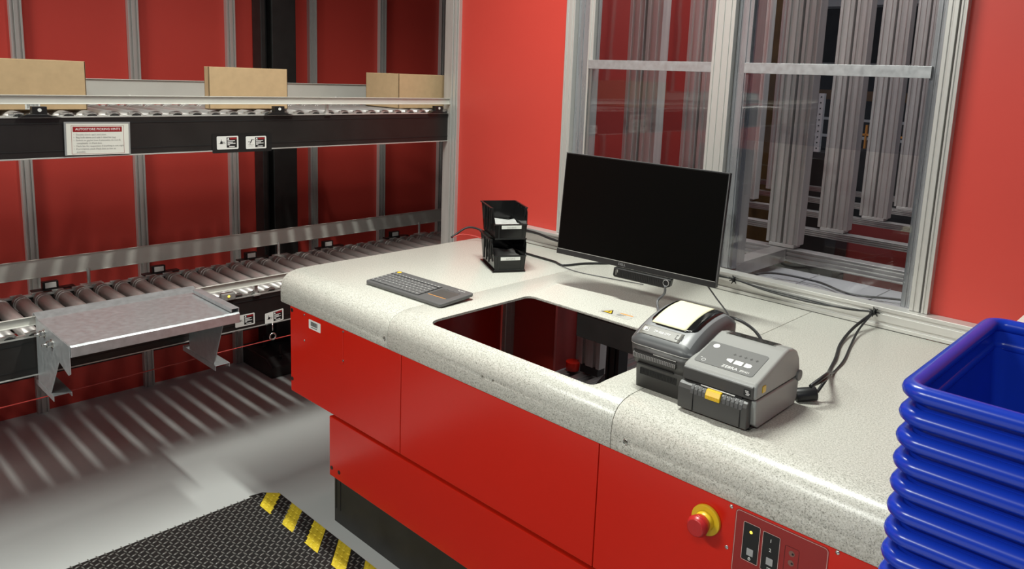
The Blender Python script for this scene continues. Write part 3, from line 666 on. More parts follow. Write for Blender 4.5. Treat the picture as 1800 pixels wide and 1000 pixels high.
mb.build('clear_sleeve', mat('glossy clear film edge', (0.30, 0.30, 0.30, 1), 0.08), sg)

# boxes on the upper conveyor
def carton(y0, y1, depth, h, label, xf=-2.68, rz=0):
    t = empty('cardboard_box', ((xf - depth / 2), (y0 + y1) / 2, 1.2988), rz); tag(t, label, 'box', None)
    w = y1 - y0; th = 0.004
    mb = MB(); d = depth / 2
    mb.box(d - th, d, -w / 2, w / 2, 0, h); mb.box(-d, -d + th, -w / 2, w / 2, 0, h)
    mb.box(-d, d, -w / 2, -w / 2 + th, 0, h); mb.box(-d, d, w / 2 - th, w / 2, 0, h); mb.box(-d, d, -w / 2, w / 2, 0, th)
    mb.build('carton', M['card'], t, bevel=0.0012); return t
b1 = carton(0.42, 0.822, 0.28, 0.151, 'brown open cardboard box at the left end of the upper conveyor, with a barcode label')
mb = MB(); mb.box(0.1402, 0.1406, 0.03, 0.07, 0.003, 0.035); l = mb.build('barcode_label', M['white'], b1)
mb = MB(); y = 0.035
while y < 0.065: mb.box(0.1406, 0.1408, y, y + 0.0015, 0.006, 0.032); y += 0.0035
mb.build('barcode', M['ink_black'], l)
carton(1.214, 1.518, 0.035, 0.149, 'brown open cardboard box in the middle of the upper conveyor, above the warning labels')
carton(2.040, 2.36, 0.24, 0.147, 'shaded brown cardboard box on the upper conveyor beside the end post')

# galvanised tray in front of the lower conveyor
tr = empty('galvanised_tray', (-2.42, 0.853, 0.69)); tag(tr, 'galvanised sheet steel tray bracketed to the front of the lower conveyor', 'tray')
tr.rotation_euler = (0, 0, 0)
def tpart(mb, name, m, bevel=0.0008, parent=None):
    bmesh.ops.translate(mb.bm, verts=mb.bm.verts[:], vec=-Vector(tr.location)); return mb.build(name, m, parent or tr, bevel=bevel)
mb = MB(); mb.strip([(-2.598, 0.668), (-2.598, 0.696), (-2.585, 0.699), (-2.545, 0.688), (-2.250, 0.688), (-2.244, 0.684), (-2.244, 0.655), (-2.256, 0.655)][::-1], 'y', 0.612, 1.095, 0.0022)
tpart(mb, 'tray_plate', M['galv'])
mb = MB(); mb.prism([(-2.54, 0.687), (-2.247, 0.687), (-2.250, 0.606), (-2.270, 0.596), (-2.54, 0.655)], 'y', 0.610, 0.612); tpart(mb, 'side_flange', M['galv'])
mb = MB(); mb.strip([(1.072, 0.690), (1.072, 0.700), (1.094, 0.700), (1.094, 0.655)], 'x', -2.53, -2.250, 0.002); tpart(mb, 'side_flange', M['galv'])
for yb, s in ((0.616, -1), (1.070, 1)):
    mb = MB(); mb.prism([(-2.585, 0.684), (-2.34, 0.684), (-2.36, 0.625), (-2.475, 0.478), (-2.60, 0.478)] if s < 0 else [(-2.575, 0.684), (-2.29, 0.684), (-2.31, 0.64), (-2.385, 0.478), (-2.575, 0.478)], 'y', yb, yb + 0.003)
    b = tpart(mb, 'bracket', M['galv'])
    mb = MB(); mb.strip([(yb + 0.05, 0.462), (yb + 0.05, 0.476), (yb, 0.476), (yb, 0.458)] , 'x', -2.63, -2.45 if s < 0 else -2.375, 0.0022); tpart(mb, 'bracket_foot', M['galv'], 0.0008, b)
    if s < 0:
        for x, z in ((-2.475, 0.664), (-2.405, 0.652)):
            mb = MB(); mb.cyl((x, yb - 0.008, z), (x, yb - 0.020, z), 0.010, n=6); mb.cyl((x, yb - 0.020, z), (x, yb - 0.032, z), 0.0045, n=10); mb.cyl((x, yb, z), (x, yb - 0.008, z), 0.014, n=18); tpart(mb, 'bolt', M['chrome'], 0.0005, b)
    else:
        mb = MB(); mb.cyl((-2.44, 1.085, 0.476), (-2.44, 1.085, 0.488), 0.009, n=6); tpart(mb, 'bolt', M['chrome'], 0.0005, b)

# black column with foot
cl = empty('steel_column', (-3.42, 1.88, 0)); tag(cl, 'black steel column rising behind the conveyors in front of the red wall', 'column')
mb = MB(); mb.box(-0.08, 0.0, -0.02, 0.105, 0, 3.4); mb.box(-0.08, 0.004, -0.078, -0.055, 0, 3.4); mb.box(-0.06, -0.05, -0.055, -0.02, 0, 3.4); mb.build('shaft', M['black_steel'], cl, bevel=0.003)
mb = MB(); mb.prism([(-0.08, 0), (0.22, 0), (0.22, 0.055), (0.16, 0.085), (-0.08, 0.09)], 'y', -0.17, 0.16); mb.build('foot_plate', M['black_steel'], cl, bevel=0.006)
for x, y in ((0.18, -0.10), (0.02, -0.10), (0.18, 0.10)):
    mb = MB(); mb.cyl((x, y, 0.07), (x, y, 0.145), 0.006, n=12); mb.cyl((x, y, 0.085), (x, y, 0.097), 0.013, n=6); mb.build('anchor_bolt', M['black_steel'], cl)

# ------------------------------------------------------------------ anti-fatigue mat
mt = empty('anti_fatigue_mat', (-1.6, 0.6, 0)); tag(mt, 'black diamond-tread rubber mat with yellow hazard stripes along one edge', 'mat')
X0, X1, Y0, Y1 = -2.305, -0.6, 0.10, 1.235
def mpart(mb, name, m, bevel=0): bmesh.ops.translate(mb.bm, verts=mb.bm.verts[:], vec=-Vector(mt.location)); return mb.build(name, m, mt, bevel=bevel)
mb = MB(); H = 0.012
mb.quad([(X0 + 0.012, Y0, H), (X1, Y0, H), (X1, Y1 - 0.095, H), (X0 + 0.012, Y1 - 0.095, H)])
mb.quad([(X0, Y0, 0), (X0 + 0.012, Y0, H), (X0 + 0.012, Y1 - 0.095, H), (X0, Y1 - 0.095, 0)])
mb.quad([(X0, Y0, 0.0), (X1, Y0, 0), (X1, Y0, H), (X0 + 0.012, Y0, H)])
mpart(mb, 'tread_surface', M['mat_black'])
def edge_z(y): return H - (H - 0.002) * max(0, (y - (Y1 - 0.095)) / 0.095)
def stripe_at(x, y):
    ph = (x + 2.127 - (y - 1.145) * -0.41 + (0.0)) ; u = (x - (-2.084) - (y - 1.14) * -1.11) % 0.1435
    return u < 0.068
mb = MB(); N = 0
xs = X0
ya, yb = Y1 - 0.095, Y1
sl = -1.11
bounds = []; i = -3
while True:
    a = -2.084 + i * 0.1435; 
    if a > X1: break
    bounds.append((a, a + 0.068)); i += 1
def clipx(x): return min(max(x, X0), X1)
prev = X0 - 0.5
for a, b in bounds + [(X1 + 0.2, X1 + 0.3)]:
    for (p, q, mi) in ((prev, a, 0), (a, b, 1)):
        A0, A1, B0, B1 = clipx(p), clipx(q), clipx(p + sl * 0.095), clipx(q + sl * 0.095)
        if A1 - A0 > 1e-4 or B1 - B0 > 1e-4:
            # corner is cut off: lower-left limit is a chamfer from (X0, ya+0.05) to (X0+0.035, yb)
            raw = [(p, ya), (q, ya), (q + sl * 0.095, yb), (p + sl * 0.095, yb)]
            def clip(poly, f):
                out = []
                for i_ in range(len(poly)):
                    P_, Q_ = poly[i_], poly[(i_ + 1) % len(poly)]; a_, b_ = f(P_), f(Q_)
                    if a_ >= 0: out.append(P_)
                    if (a_ >= 0) != (b_ >= 0):
                        t_ = a_ / (a_ - b_); out.append((P_[0] + (Q_[0] - P_[0]) * t_, P_[1] + (Q_[1] - P_[1]) * t_))
                return out
            raw = clip(raw, lambda P_: P_[0] - X0)
            if len(raw) > 2: raw = clip(raw, lambda P_: X1 - P_[0])
            if len(raw) > 2: raw = clip(raw, lambda P_: (P_[0] - X0) / 0.035 + (yb - P_[1]) / 0.045 - 1)
            if len(raw) > 2: mb.quad([(a_, b_, edge_z(b_)) for a_, b_ in raw], mi)
    prev = b
mb.quad([(X0 + 0.02, Y1, 0), (X1, Y1, 0), (X1, Y1, 0.002), (X0 + 0.035, Y1, 0.002)])
mpart(mb, 'striped_border', [M['mat_black'], M['mat_yellow']])
mb = MB()
def bump(x, y, horiz, mi):
    z = edge_z(y); L, Wd, h = (0.0095, 0.0027, 0.0028); a = 0.25 if horiz else 1.82
    c, s = math.cos(a), math.sin(a); P = [(-L, 0, 0), (0, -Wd, 0), (L, 0, 0), (0, Wd, 0)]
    Tt = [(-L * 0.5, 0, h), (L * 0.5, 0, h)]
    v = [mb.bm.verts.new((x + c * p[0] - s * p[1], y + s * p[0] + c * p[1], z + p[2])) for p in P + Tt]
    for q in ((0, 1, 4), (1, 2, 5, 4), (2, 3, 5), (3, 0, 4, 5)):
        f = mb.bm.faces.new([v[k] for k in q]); f.material_index = mi; f.smooth = True
j = 0; y = Y0 + 0.008
while y < Y1 - 0.006:
    x = X0 + 0.014 + (0.0125 if j % 2 else 0); i = 0
    while x < X1 - 0.01:
        hz = (i + j) % 2 == 0
        inb = y > ya
        if not (inb and (x - X0) < 0.035 and y > yb - 0.045): bump(x, y, (j % 2 == 0), (1 if inb and stripe_at(x, y) else 0))
        x += 0.025; i += 1
    y += 0.0115; j += 1
o = mpart(mb, 'tread', [M['mat_bump'], M['mat_yellow']]); o['kind'] = 'stuff'

# ------------------------------------------------------------------ monitor
mo = empty('computer_monitor', (-1.300, 1.871, 1.062)); mo.rotation_euler = (math.radians(-3.8), math.radians(0.9), math.radians(6.4))
tag(mo, 'black flat computer monitor, switched off, above the worktop in front of the window', 'monitor')
mb = MB(); mb.box(-0.270, 0.270, 0.0, 0.016, -0.161, 0.161); mb.build('housing', M['black'], mo, bevel=0.002)
mb = MB(); mb.box(-0.22, 0.22, 0.016, 0.042, -0.13, 0.12); mb.build('back_cover', M['black'], mo, bevel=0.01)
mb = MB(); mb.box(-0.2660, 0.2660, -0.0008, 0.0, -0.1435, 0.1572); mb.build('screen', M['screen'], mo)
mb = MB(); mb.box(-0.2695, 0.2695, -0.0022, 0.0, -0.1610, -0.1445); z = mb.build('chin_bezel', mat('dark grey bezel', (0.022, 0.022, 0.022, 1), 0.35), mo, bevel=0.0005)
mb = MB(); mb.box(-0.2665, 0.2665, -0.0026, -0.0006, -0.1447, -0.1436); mb.build('bezel_line', M['alu'], mo)
mb = MB(); mb.box(-0.270, 0.270, -0.001, 0.003, 0.1600, 0.1618); mb.box(0.2685, 0.2702, -0.001, 0.003, -0.16, 0.16); mb.build('frame_edge', M['kb'], mo)
mb = MB(); add_text(mb, 'DELL', 0.0105, frame((-0.030, -0.0025, -0.1528), (1, 0, 0), (0, 0, 1)), spacing=1.1); mb.build('logo', mat('silver logo', (0.30, 0.30, 0.30, 1), 0.3), mo)
mb = MB(); mb.box(-0.03, 0.03, 0.04, 0.30, 0.02, 0.06); mb.box(-0.05, 0.05, 0.040, 0.048, -0.03, 0.08); mb.build('mounting_arm', M['black_steel'], mo, bevel=0.004)
hb = empty('cable_hub', (-1.30, 1.855, 0.895)); hb.rotation_euler = (0, math.radians(0.9), math.radians(6.4)); tag(hb, 'slim black bar hanging under the lower edge of the monitor with small white marks', 'hub')
mb = MB(); mb.prism([(-0.052, -0.026), (0.118, -0.026), (0.134, -0.018), (0.138, 0.004), (-0.054, 0.004), (-0.056, -0.02)], 'y', -0.004, 0.014); mb.build('bar', M['black'], hb, bevel=0.003)
mb = MB()
for i in range(26): mb.box(-0.034 + i * 0.0058, -0.0305 + i * 0.0058, -0.0048, -0.004, -0.020, -0.002)
mb.build('grille', M['ink_black'], hb)
mb = MB(); mb.box(-0.045, -0.0435, -0.0046, -0.004, -0.018, -0.002); mb.box(-0.040, -0.0385, -0.0046, -0.004, -0.010, -0.001); mb.torus((0.122, -0.0045, -0.009), 0.009, 0.0009, 'y', 20, 5); mb.build('marks', M['ink_grey'], hb)

# ------------------------------------------------------------------ keyboard
A, B, Cc, D = Vector((-1.925, 1.356)), Vector((-1.965, 1.500)), Vector((-1.625, 1.512)), Vector((-1.592, 1.374))
kb = empty('keyboard', ((A.x + B.x + Cc.x + D.x) / 4, (A.y + B.y + Cc.y + D.y) / 4, ZC + 0.002), math.radians(2.6)); tag(kb, 'dark grey compact keyboard with touchpad, left of the worktop opening', 'keyboard')
kb.rotation_euler = (math.radians(3.2), 0, math.radians(2.6))
kb.location.z = ZC + 0.0065
mb = MB(); mb.prism(rrect(-0.172, 0.172, -0.069, 0.069, 0.012), 'z', 0.0, 0.010); mb.build('body', M['kb'], kb, bevel=0.0025)
mb = MB(); mb.prism(rrect(-0.160, 0.165, -0.060, 0.060, 0.010), 'z', -0.0045, 0.0005); mb.build('base', M['black'], kb)
mb = MB(); mb.prism(rrect(-0.165, 0.063, -0.056, 0.044, 0.003), 'z', 0.0099, 0.0103); mb.build('key_well', M['ink_black'], kb)
rowsdef = [15, 14, 14, 13, 13]
kw = 0.224
proto = {}
for r, n in enumerate(rowsdef + [9]):
    y1_ = 0.042 - r * 0.0165; hh = 0.0145 if r else 0.011
    if r == 5: ws = [1, 1, 1, 5.2, 1, 1, 1, 1, 1.2]
    else:
        ws = [1.0] * n; ws[-1] = 1.5 if r else 1
        if r in (2, 3, 4): ws[0] = 1.3 + 0.25 * (r - 2)
    tot = sum(ws); x = -0.163
    for i, wk in enumerate(ws):
        w_ = wk / tot * kw
        mb = MB(); mb.box(x + 0.0008, x + w_ - 0.0008, y1_ - hh, y1_ - 0.001, 0.0100, 0.0128)
        o = mb.build('key', M['kb_key'], kb, bevel=0.0008)
        if wk < 2:
            mb = MB(); mb.box(x + 0.0035, x + 0.0065, y1_ - 0.007, y1_ - 0.004, 0.0128, 0.01295); mb.build('key_print', M['kb_print'], o)
        x += w_
mb = MB(); mb.prism(rrect(0.072, 0.150, -0.022, 0.030, 0.002), 'z', 0.0099, 0.0102); mb.build('touchpad', mat('touchpad', (0.075, 0.072, 0.068, 1), 0.3), kb)
mb = MB(); mb.box(0.073, 0.148, -0.0265, -0.0245, 0.0100, 0.0104); mb.build('orange_line', M['orange'], kb)
mb = MB(); mb.box(0.073, 0.148, 0.034, 0.0350, 0.0100, 0.0103)
for x in (0.085, 0.11, 0.135): mb.box(x, x + 0.003, 0.039, 0.041, 0.0100, 0.0103)
mb.build('media_keys', M['ink_black'], kb)
mb = MB(); add_text(mb, 'logitech', 0.009, frame((0.132, 0.055, 0.0102), (1, 0, 0), (0, 1, 0))); mb.build('brand_print', M['kb_print'], kb)
mb = MB(); mb.cyl((-0.155, 0.056, 0.0098), (-0.155, 0.056, 0.0112), 0.0075, n=16); mb.build('power_key', M['yellow'], kb, bevel=0.0008)

# ------------------------------------------------------------------ small stacking bins
def bin_(name_lab, z, text, bags, dy=0.0, pw=0.118):
    t = empty('stacking_bin', (-1.848, 1.868 + dy, z), math.radians(60)); tag(t, name_lab, 'bin', 'black stacking bins on the worktop')
    w, d, h, th = 0.062, 0.088, 0.104, 0.003   # half width, half depth
    mb = MB(); tp = 0.010
    # side walls (taper inward at the bottom), outline seen from the side: high at back, sloping mouth at front
    side = [(-d, 0.0), (d - 0.004, 0.0), (d, h), (-d + 0.030, h), (-d + 0.012, h - 0.014), (-d + 0.002, 0.056), (-d, 0.051)]
    for s in (-1, 1):
        A_ = []; B_ = []
        for (yy, zz) in side:
            xx = s * (w - tp * (1 - zz / h)); A_.append((xx, yy, zz)); B_.append((xx - s * th, yy, zz))
        va = [mb.bm.verts.new(p) for p in A_]; vb = [mb.bm.verts.new(p) for p in B_]; n = len(va)
        mb.bm.faces.new(va); mb.bm.faces.new(vb[::-1])
        for i in range(n): mb.bm.faces.new((va[i], va[(i + 1) % n], vb[(i + 1) % n], vb[i]))
    def slab(z0, z1, y0, y1):
        a, b = w - tp * (1 - z0 / h), w - tp * (1 - z1 / h)
        v = [mb.bm.verts.new(p) for p in ((-a, y0, z0), (a, y0, z0), (a, y0 + th, z0), (-a, y0 + th, z0), (-b, y1, z1), (b, y1, z1), (b, y1 + th, z1), (-b, y1 + th, z1))]
        for q in ((0, 1, 2, 3), (4, 7, 6, 5), (0, 4, 5, 1), (1, 5, 6, 2), (2, 6, 7, 3), (3, 7, 4, 0)): mb.bm.faces.new([v[i] for i in q])
    slab(0, h, d - 0.006, d - 0.003); slab(0, 0.050, -d, -d)
    mb.box(-w + tp, w - tp, -d, d - 0.004, 0, th)
    mb.build('tub', M['black_gloss'], t, bevel=0.0006)
    mb = MB()
    for s in (-1, 1):
        a = s * w; mb.box(min(a, a + s * 0.004), max(a, a + s * 0.004), -d + 0.028, d, h - 0.004, h)
        mb.box(min(s * (w - 0.006), s * (w + 0.001)), max(s * (w - 0.006), s * (w + 0.001)), -d + 0.026, -d + 0.032, 0.050, h)
        for q in range(3): mb.box(min(s * (w - 0.004), s * (w + 0.002)), max(s * (w - 0.004), s * (w + 0.002)), -d + 0.045 + q * 0.035, -d + 0.049 + q * 0.035, 0.02, h - 0.004)
    mb.box(-w - 0.004, w + 0.004, d - 0.003, d + 0.003, h - 0.004, h)
    mb.box(-w + 0.004, w - 0.004, -d - 0.003, -d + 0.004, 0.048, 0.052)
    for x in (-0.041, 0.041): mb.box(x - 0.002, x + 0.002, -d - 0.002, -d, 0.004, 0.048)
    mb.box(-w + 0.008, w - 0.008, -d - 0.003, -d + 0.002, 0.0, 0.004)
    mb.build('rim', M['black'], t, bevel=0.0008)
    mb = MB(); mb.box(-0.033, 0.036, -d - 0.0042, -d - 0.003, 0.036, 0.0475); l = mb.build('label_strip', M['white'], t, bevel=0.0004); l['label'] = 'white label strip reading ' + text
    mb = MB(); add_text(mb, text, 0.0085, frame((0.0015, -d - 0.0045, 0.0415), (1, 0, 0), (0, 0, 1))); mb.build('print', M['ink_grey'], l)
    return t
b0 = bin_('lower of two stacked small black bins, labelled 6x9 BAG', ZC + 0.006, '6x9 BAG', 1)
b2 = bin_('upper of two stacked small black bins, labelled 3x5 BAG', ZC + 0.114, '3x5 BAG', 1)
mb = MB()
mb.box(-0.058, 0.058, -0.092, 0.09, 0, 0.005); o = mb.build('base_plate', M['black_gloss'], b0, bevel=0.001, xf=Matrix.Translation((-0.002, 0.0, -0.0058)))
def bags(parent_bin, z0, n, lab):
    t = MB(); random.seed(n)
    for i in range(n):
        a = random.uniform(-0.3, 0.3); cx_, cy_ = random.uniform(-0.008, 0.008), random.uniform(-0.004, 0.01)
        w, d = 0.040, 0.066; c, s = math.cos(a), math.sin(a); z = z0 + i * 0.0045
        g = [[t.bm.verts.new((cx_ + c * u * w - s * v * d * 0.5, cy_ + s * u * w * 0.6 + c * v * d, z + random.uniform(0, 0.004) * (1 + abs(u)))) for u in (-1, -0.5, 0, 0.5, 1)] for v in (-1, -0.5, 0, 0.5, 1)]
        for p in range(4):
            for q in range(4):
                f = t.bm.faces.new((g[p][q], g[p][q + 1], g[p + 1][q + 1], g[p + 1][q])); f.smooth = True
    o = t.build('plastic_bags', M['bag']); o.location = parent_bin.location; o.rotation_euler = parent_bin.rotation_euler
    tag(o, lab, 'plastic bags'); o['kind'] = 'stuff'
bags(b2, 0.006, 8, 'folded clear plastic bags lying in the upper small black bin')
bags(b0, 0.006, 8, 'crumpled clear plastic bags lying in the lower small black bin')

# ------------------------------------------------------------------ label printers
# front one (light grey)
zp = empty('label_printer', (-0.702, 1.415, ZC)); tag(zp, 'light grey label printer with yellow latches on the right, nearest the worktop front', 'printer')
zp.rotation_euler = (0, 0, math.radians(1.0))
w = 0.080
def rounded_profile(pts, r=0.0): return pts
# lower body and lid drawn in (y,z), extruded along x
low = [(-0.092, 0.004), (0.100, 0.004), (0.105, 0.012), (0.108, 0.062), (-0.094, 0.062)]
mb = MB(); mb.prism([(-0.070, 0.004), (0.098, 0.004), (0.106, 0.014), (0.110, 0.058), (0.106, 0.0625), (-0.086, 0.0625), (-0.088, 0.05), (-0.082, 0.012)], 'x', -w, w); mb.build('lower_shell', M['zd_grey'], zp, bevel=0.005, seg=4)
lid = [(-0.090, 0.064), (0.108, 0.064), (0.110, 0.080), (0.104, 0.104), (0.090, 0.122), (0.070, 0.132), (0.046, 0.136), (0.030, 0.133), (-0.085, 0.098), (-0.092, 0.092)]
mb = MB(); mb.prism(lid, 'x', -w, w); mb.build('lid', M['zd_grey'], zp, bevel=0.006, seg=4)
mb = MB(); mb.prism([(-0.0935, 0.065), (-0.080, 0.065), (-0.080, 0.094), (-0.0875, 0.0945), (-0.0945, 0.090)], 'x', -w + 0.002, w - 0.005); mb.build('front_fascia', M['gk_body'], zp, bevel=0.002, seg=3)
# front door with rounded peel bar
mb = MB(); mb.prism([(-0.084, 0.006), (-0.080, 0.055), (-0.080, 0.062), (-0.094, 0.062), (-0.101, 0.058), (-0.104, 0.050), (-0.102, 0.006)], 'x', -w - 0.001, w - 0.010); mb.build('front_door', M['gk_body'], zp, bevel=0.002, seg=3)
mb = MB()
for i in range(13):
    x = -0.052 + i * 0.0088
    if -0.020 < x < 0.012:
        if len(mb.bm.verts): mb.build('grip_ribs', M['kb'], zp, bevel=0.0008); mb = MB()
        continue
    pts = [(-0.0925, 0.0625), (-0.100, 0.0600), (-0.1045, 0.0540), (-0.1052, 0.0440), (-0.1030, 0.0440), (-0.1030, 0.0530), (-0.0990, 0.0580), (-0.0925, 0.0605)]
    mb.prism(pts, 'x', x, x + 0.0066)
mb.build('grip_ribs', M['kb'], zp, bevel=0.0008)
mb = MB(); mb.box(-0.0465, -0.0455, -0.1048, -0.1015, 0.008, 0.050); mb.box(0.056, 0.057, -0.1048, -0.1015, 0.008, 0.050); mb.build('door_groove', M['ink_black'], zp)
mb = MB(); mb.prism([(-0.094, 0.0635), (-0.103, 0.0620), (-0.108, 0.0520), (-0.108, 0.0440), (-0.102, 0.0440), (-0.098, 0.052)], 'x', -0.018, 0.014); l = mb.build('front_latch', M['gold'], zp, bevel=0.0012); l['label'] = 'yellow front latch'
mb = MB()
for i in range(4):
    for j in range(2): mb.sphere((-0.011 + i * 0.006, -0.1082, 0.048 + j * 0.004), 0.0009, n=6)
mb.build('latch_dots', M['orange'], l)
mb = MB(); mb.box(-0.034, 0.040, -0.0975, -0.088, 0.0632, 0.0652); mb.build('tear_bar', M['alu'], zp, bevel=0.0004)
mb = MB(); mb.box(-0.045, 0.054, -0.095, -0.085, 0.0615, 0.0655); mb.build('media_slot', M['ink_black'], zp)
mb = MB(); mb.prism([(-0.066 + a, 0.074 + b) for a, b in rrect(0, 0.014, 0, 0.014, 0.002)], 'x', w - 0.001, w + 0.0015); l = mb.build('side_latch', M['gold'], zp, bevel=0.0006); l['label'] = 'yellow side latch'
# sloping control panel on the lid
sl_ = math.atan2(0.133 - 0.098, 0.030 + 0.085); c0 = Vector((0, -0.085, 0.098))
ux, uy = Vector((1, 0, 0)), Vector((0, math.cos(sl_), math.sin(sl_)))
PF = frame(tuple(c0 + ux.cross(uy) * 0.0002), ux, uy)
def panelpart(fn, name, m, parent=zp, bevel=0):
    mb = MB(); fn(mb); 
    for v in mb.bm.verts: v.co = PF @ v.co
    return mb.build(name, m, parent, bevel=bevel)
pn = panelpart(lambda m_: m_.prism(rrect(-0.068, 0.060, 0.012, 0.090, 0.006), 'z', 0, 0.0008), 'control_panel', M['zd_panel'])
def btns(m_):
    m_.cyl((-0.050, 0.076, 0.0008), (-0.050, 0.076, 0.0018), 0.0072, n=22)
    m_.prism([(-0.009, 0.0405), (0.004, 0.0350), (0.004, 0.048), (-0.005, 0.048), (-0.010, 0.046)], 'z', 0.0008, 0.0018)
    m_.prism([(0.008, 0.0350), (0.026, 0.0350), (0.026, 0.048), (0.008, 0.048)], 'z', 0.0008, 0.0018)
    m_.prism([(0.030, 0.0350), (0.040, 0.0350), (0.045, 0.038), (0.045, 0.045), (0.040, 0.048), (0.030, 0.048)], 'z', 0.0008, 0.0018)
panelpart(btns, 'button', M['white_print'], pn, 0.0006)
def logos(m_):
    add_text(m_, 'ZEBRA', 0.0115, frame((0.008, 0.021, 0.0009), (1, 0, 0), (0, 1, 0)))
    add_text(m_, 'ZD421', 0.0072, frame((0.040, 0.021, 0.0009), (1, 0, 0), (0, 1, 0)))
    m_.torus((-0.050, 0.022, 0.0009), 0.0042, 0.0005, 'z', 20, 5); m_.box(-0.060, -0.056, 0.028, 0.029, 0.0008, 0.0011)
panelpart(logos, 'brand_print', M['white_print'], pn)
def icons(m_):
    for i in range(5): m_.box(-0.006 + i * 0.012, 0.000 + i * 0.012, 0.064, 0.066, 0.0008, 0.0010); m_.box(-0.004 + i * 0.012, -0.002 + i * 0.012, 0.062, 0.069, 0.0008, 0.0010)
panelpart(icons, 'status_icons', M['gk_body'], pn)
# media window on the lid crown
mb = MB(); mb.prism([(0.040, 0.1365), (0.064, 0.1355), (0.084, 0.1268), (0.084, 0.1245), (0.064, 0.1330), (0.040, 0.1340)], 'x', -0.058, 0.052); mb.build('media_window', M['smoke'], zp, bevel=0.001)
mb = MB(); mb.prism([(0.042, 0.1362), (0.066, 0.1348), (0.080, 0.1288), (0.080, 0.1282), (0.066, 0.1342), (0.042, 0.1356)], 'x', -0.052, 0.046); mb.build('window_recess', M['gk_body'], zp)
mb = MB(); mb.prism([(-0.077, 0.105), (-0.075, 0.0)], 'y', 0, 1) if False else None
mb.bm.free()
mb = MB(); ZF = frame((0.063, -0.0945, 0.078), (1, 0, 0), (0, 0.05, 1)); mb.prism(rrect(0.056, 0.070, 0.071, 0.085, 0.002), 'y', -0.0950, -0.0940); l = mb.build('badge', M['black'], zp)
mb = MB()
for i, (a, b) in enumerate(((0.059, 0.082), (0.060, 0.0795), (0.062, 0.077), (0.0605, 0.0745))): mb.box(a, a + 0.007, -0.0954, -0.0950, b - 0.0012, b)
mb.build('badge_mark', M['white_print'], l)
mb = MB(); mb.cyl((w - 0.001, 0.104, 0.066), (w + 0.004, 0.104, 0.066), 0.012, n=22); mb.build('hinge_cap', M['zd_panel'], zp, bevel=0.001)
mb = MB(); mb.box(-0.07, 0.07, -0.085, 0.09, 0, 0.006); mb.build('base', M['black'], zp)

# rear one (dark grey with label roll window)
gp = empty('label_printer', (-0.855, 1.445, ZC)); gp.rotation_euler = (0, 0, math.radians(1.0)); tag(gp, 'dark grey label printer with a cream label roll showing in its domed lid', 'printer')
w = 0.062
def ringz(z, x, y0, y1, r, n=6):
    return [(a, b, z) for a, b in rrect(-x, x, y0, y1, r, n)]
mb = MB(); mb.loft([ringz(0.0, 0.060, -0.095, 0.085, 0.008), ringz(0.050, 0.064, -0.095, 0.09, 0.010), ringz(0.056, 0.068, -0.100, 0.092, 0.014)]); mb.build('base_shell', M['gk_body'], gp)
mb = MB(); mb.loft([ringz(0.056, 0.068, -0.100, 0.092, 0.014), ringz(0.075, 0.076, -0.104, 0.096, 0.022), ringz(0.097, 0.079, -0.106, 0.098, 0.026)]); mb.build('front_shell', M['gk_body'], gp)
mb = MB(); mb.loft([ringz(0.0975, 0.080, -0.107, 0.099, 0.026), ringz(0.0990, 0.080, -0.107, 0.099, 0.026)]); mb.build('lid_seam', M['alu'], gp)
# domed lid: follows z = crown(y)
def crown(y, x):
    t_ = (y + 0.107) / 0.206
    z = 0.108 + 0.055 * math.sin(min(1, max(0, t_)) ** 0.8 * math.pi * 0.62) if t_ < 0.8 else 0.108 + 0.055 * math.sin(0.8 ** 0.8 * math.pi * 0.62) - (t_ - 0.8) * 0.10
    e = max(0, (abs(x) - 0.050) / 0.030); return z - 0.020 * e * e
mb = MB(); NX, NY = 24, 28; g = []
base = ringz(0.0990, 0.080, -0.107, 0.099, 0.026, 6)
def inside(x, y):
    r = 0.026; ax = abs(x) - (0.080 - r); cy_ = -0.004; ay = abs(y - cy_) - (0.103 - r)
    if ax > 0 and ay > 0:
        d = math.hypot(ax, ay); 
        if d > r: return ((0.080 - r + ax * r / d) * (1 if x > 0 else -1), cy_ + (0.103 - r + ay * r / d) * (1 if y > cy_ else -1))
    return (x, y)
for j in range(NY + 1):
    row = []
    for i in range(NX + 1):
        x = -0.080 + 0.160 * i / NX; y = -0.107 + 0.206 * j / NY; x, y = inside(x, y)
        row.append(mb.bm.verts.new((x, y, crown(y, x))))
    g.append(row)
for j in range(NY):
    for i in range(NX):
        try: f = mb.bm.faces.new((g[j][i], g[j][i + 1], g[j + 1][i + 1], g[j + 1][i])); f.smooth = True
        except Exception: pass
edge = [g[0][i] for i in range(NX + 1)] + [g[j][NX] for j in range(1, NY + 1)] + [g[NY][i] for i in range(NX - 1, -1, -1)] + [g[j][0] for j in range(NY - 1, 0, -1)]
lowr = [mb.bm.verts.new((v.co.x, v.co.y, 0.099)) for v in edge]
for i in range(len(edge)):
    k2 = (i + 1) % len(edge)
    try: f = mb.bm.faces.new((edge[i], lowr[i], lowr[k2], edge[k2])); f.smooth = True
    except Exception: pass
bmesh.ops.remove_doubles(mb.bm, verts=mb.bm.verts[:], dist=1e-5)
bmesh.ops.recalc_face_normals(mb.bm, faces=mb.bm.faces[:]); mb.bm.normal_update()
for f in mb.bm.faces:
    c_ = f.calc_center_median(); r_ = 0.026; ex = 0.080 - abs(c_.x); ey = min(c_.y + 0.107, 0.099 - c_.y)
    ed = min(ex, ey) if not (ex < r_ and ey < r_) else r_ - math.hypot(r_ - ex, r_ - ey)
    if ed < 0.013: f.material_index = 1
mb.build('lid', [M['gk_top'], mat('darker grey lid skirt', (0.085, 0.088, 0.09, 1), 0.38)], gp)
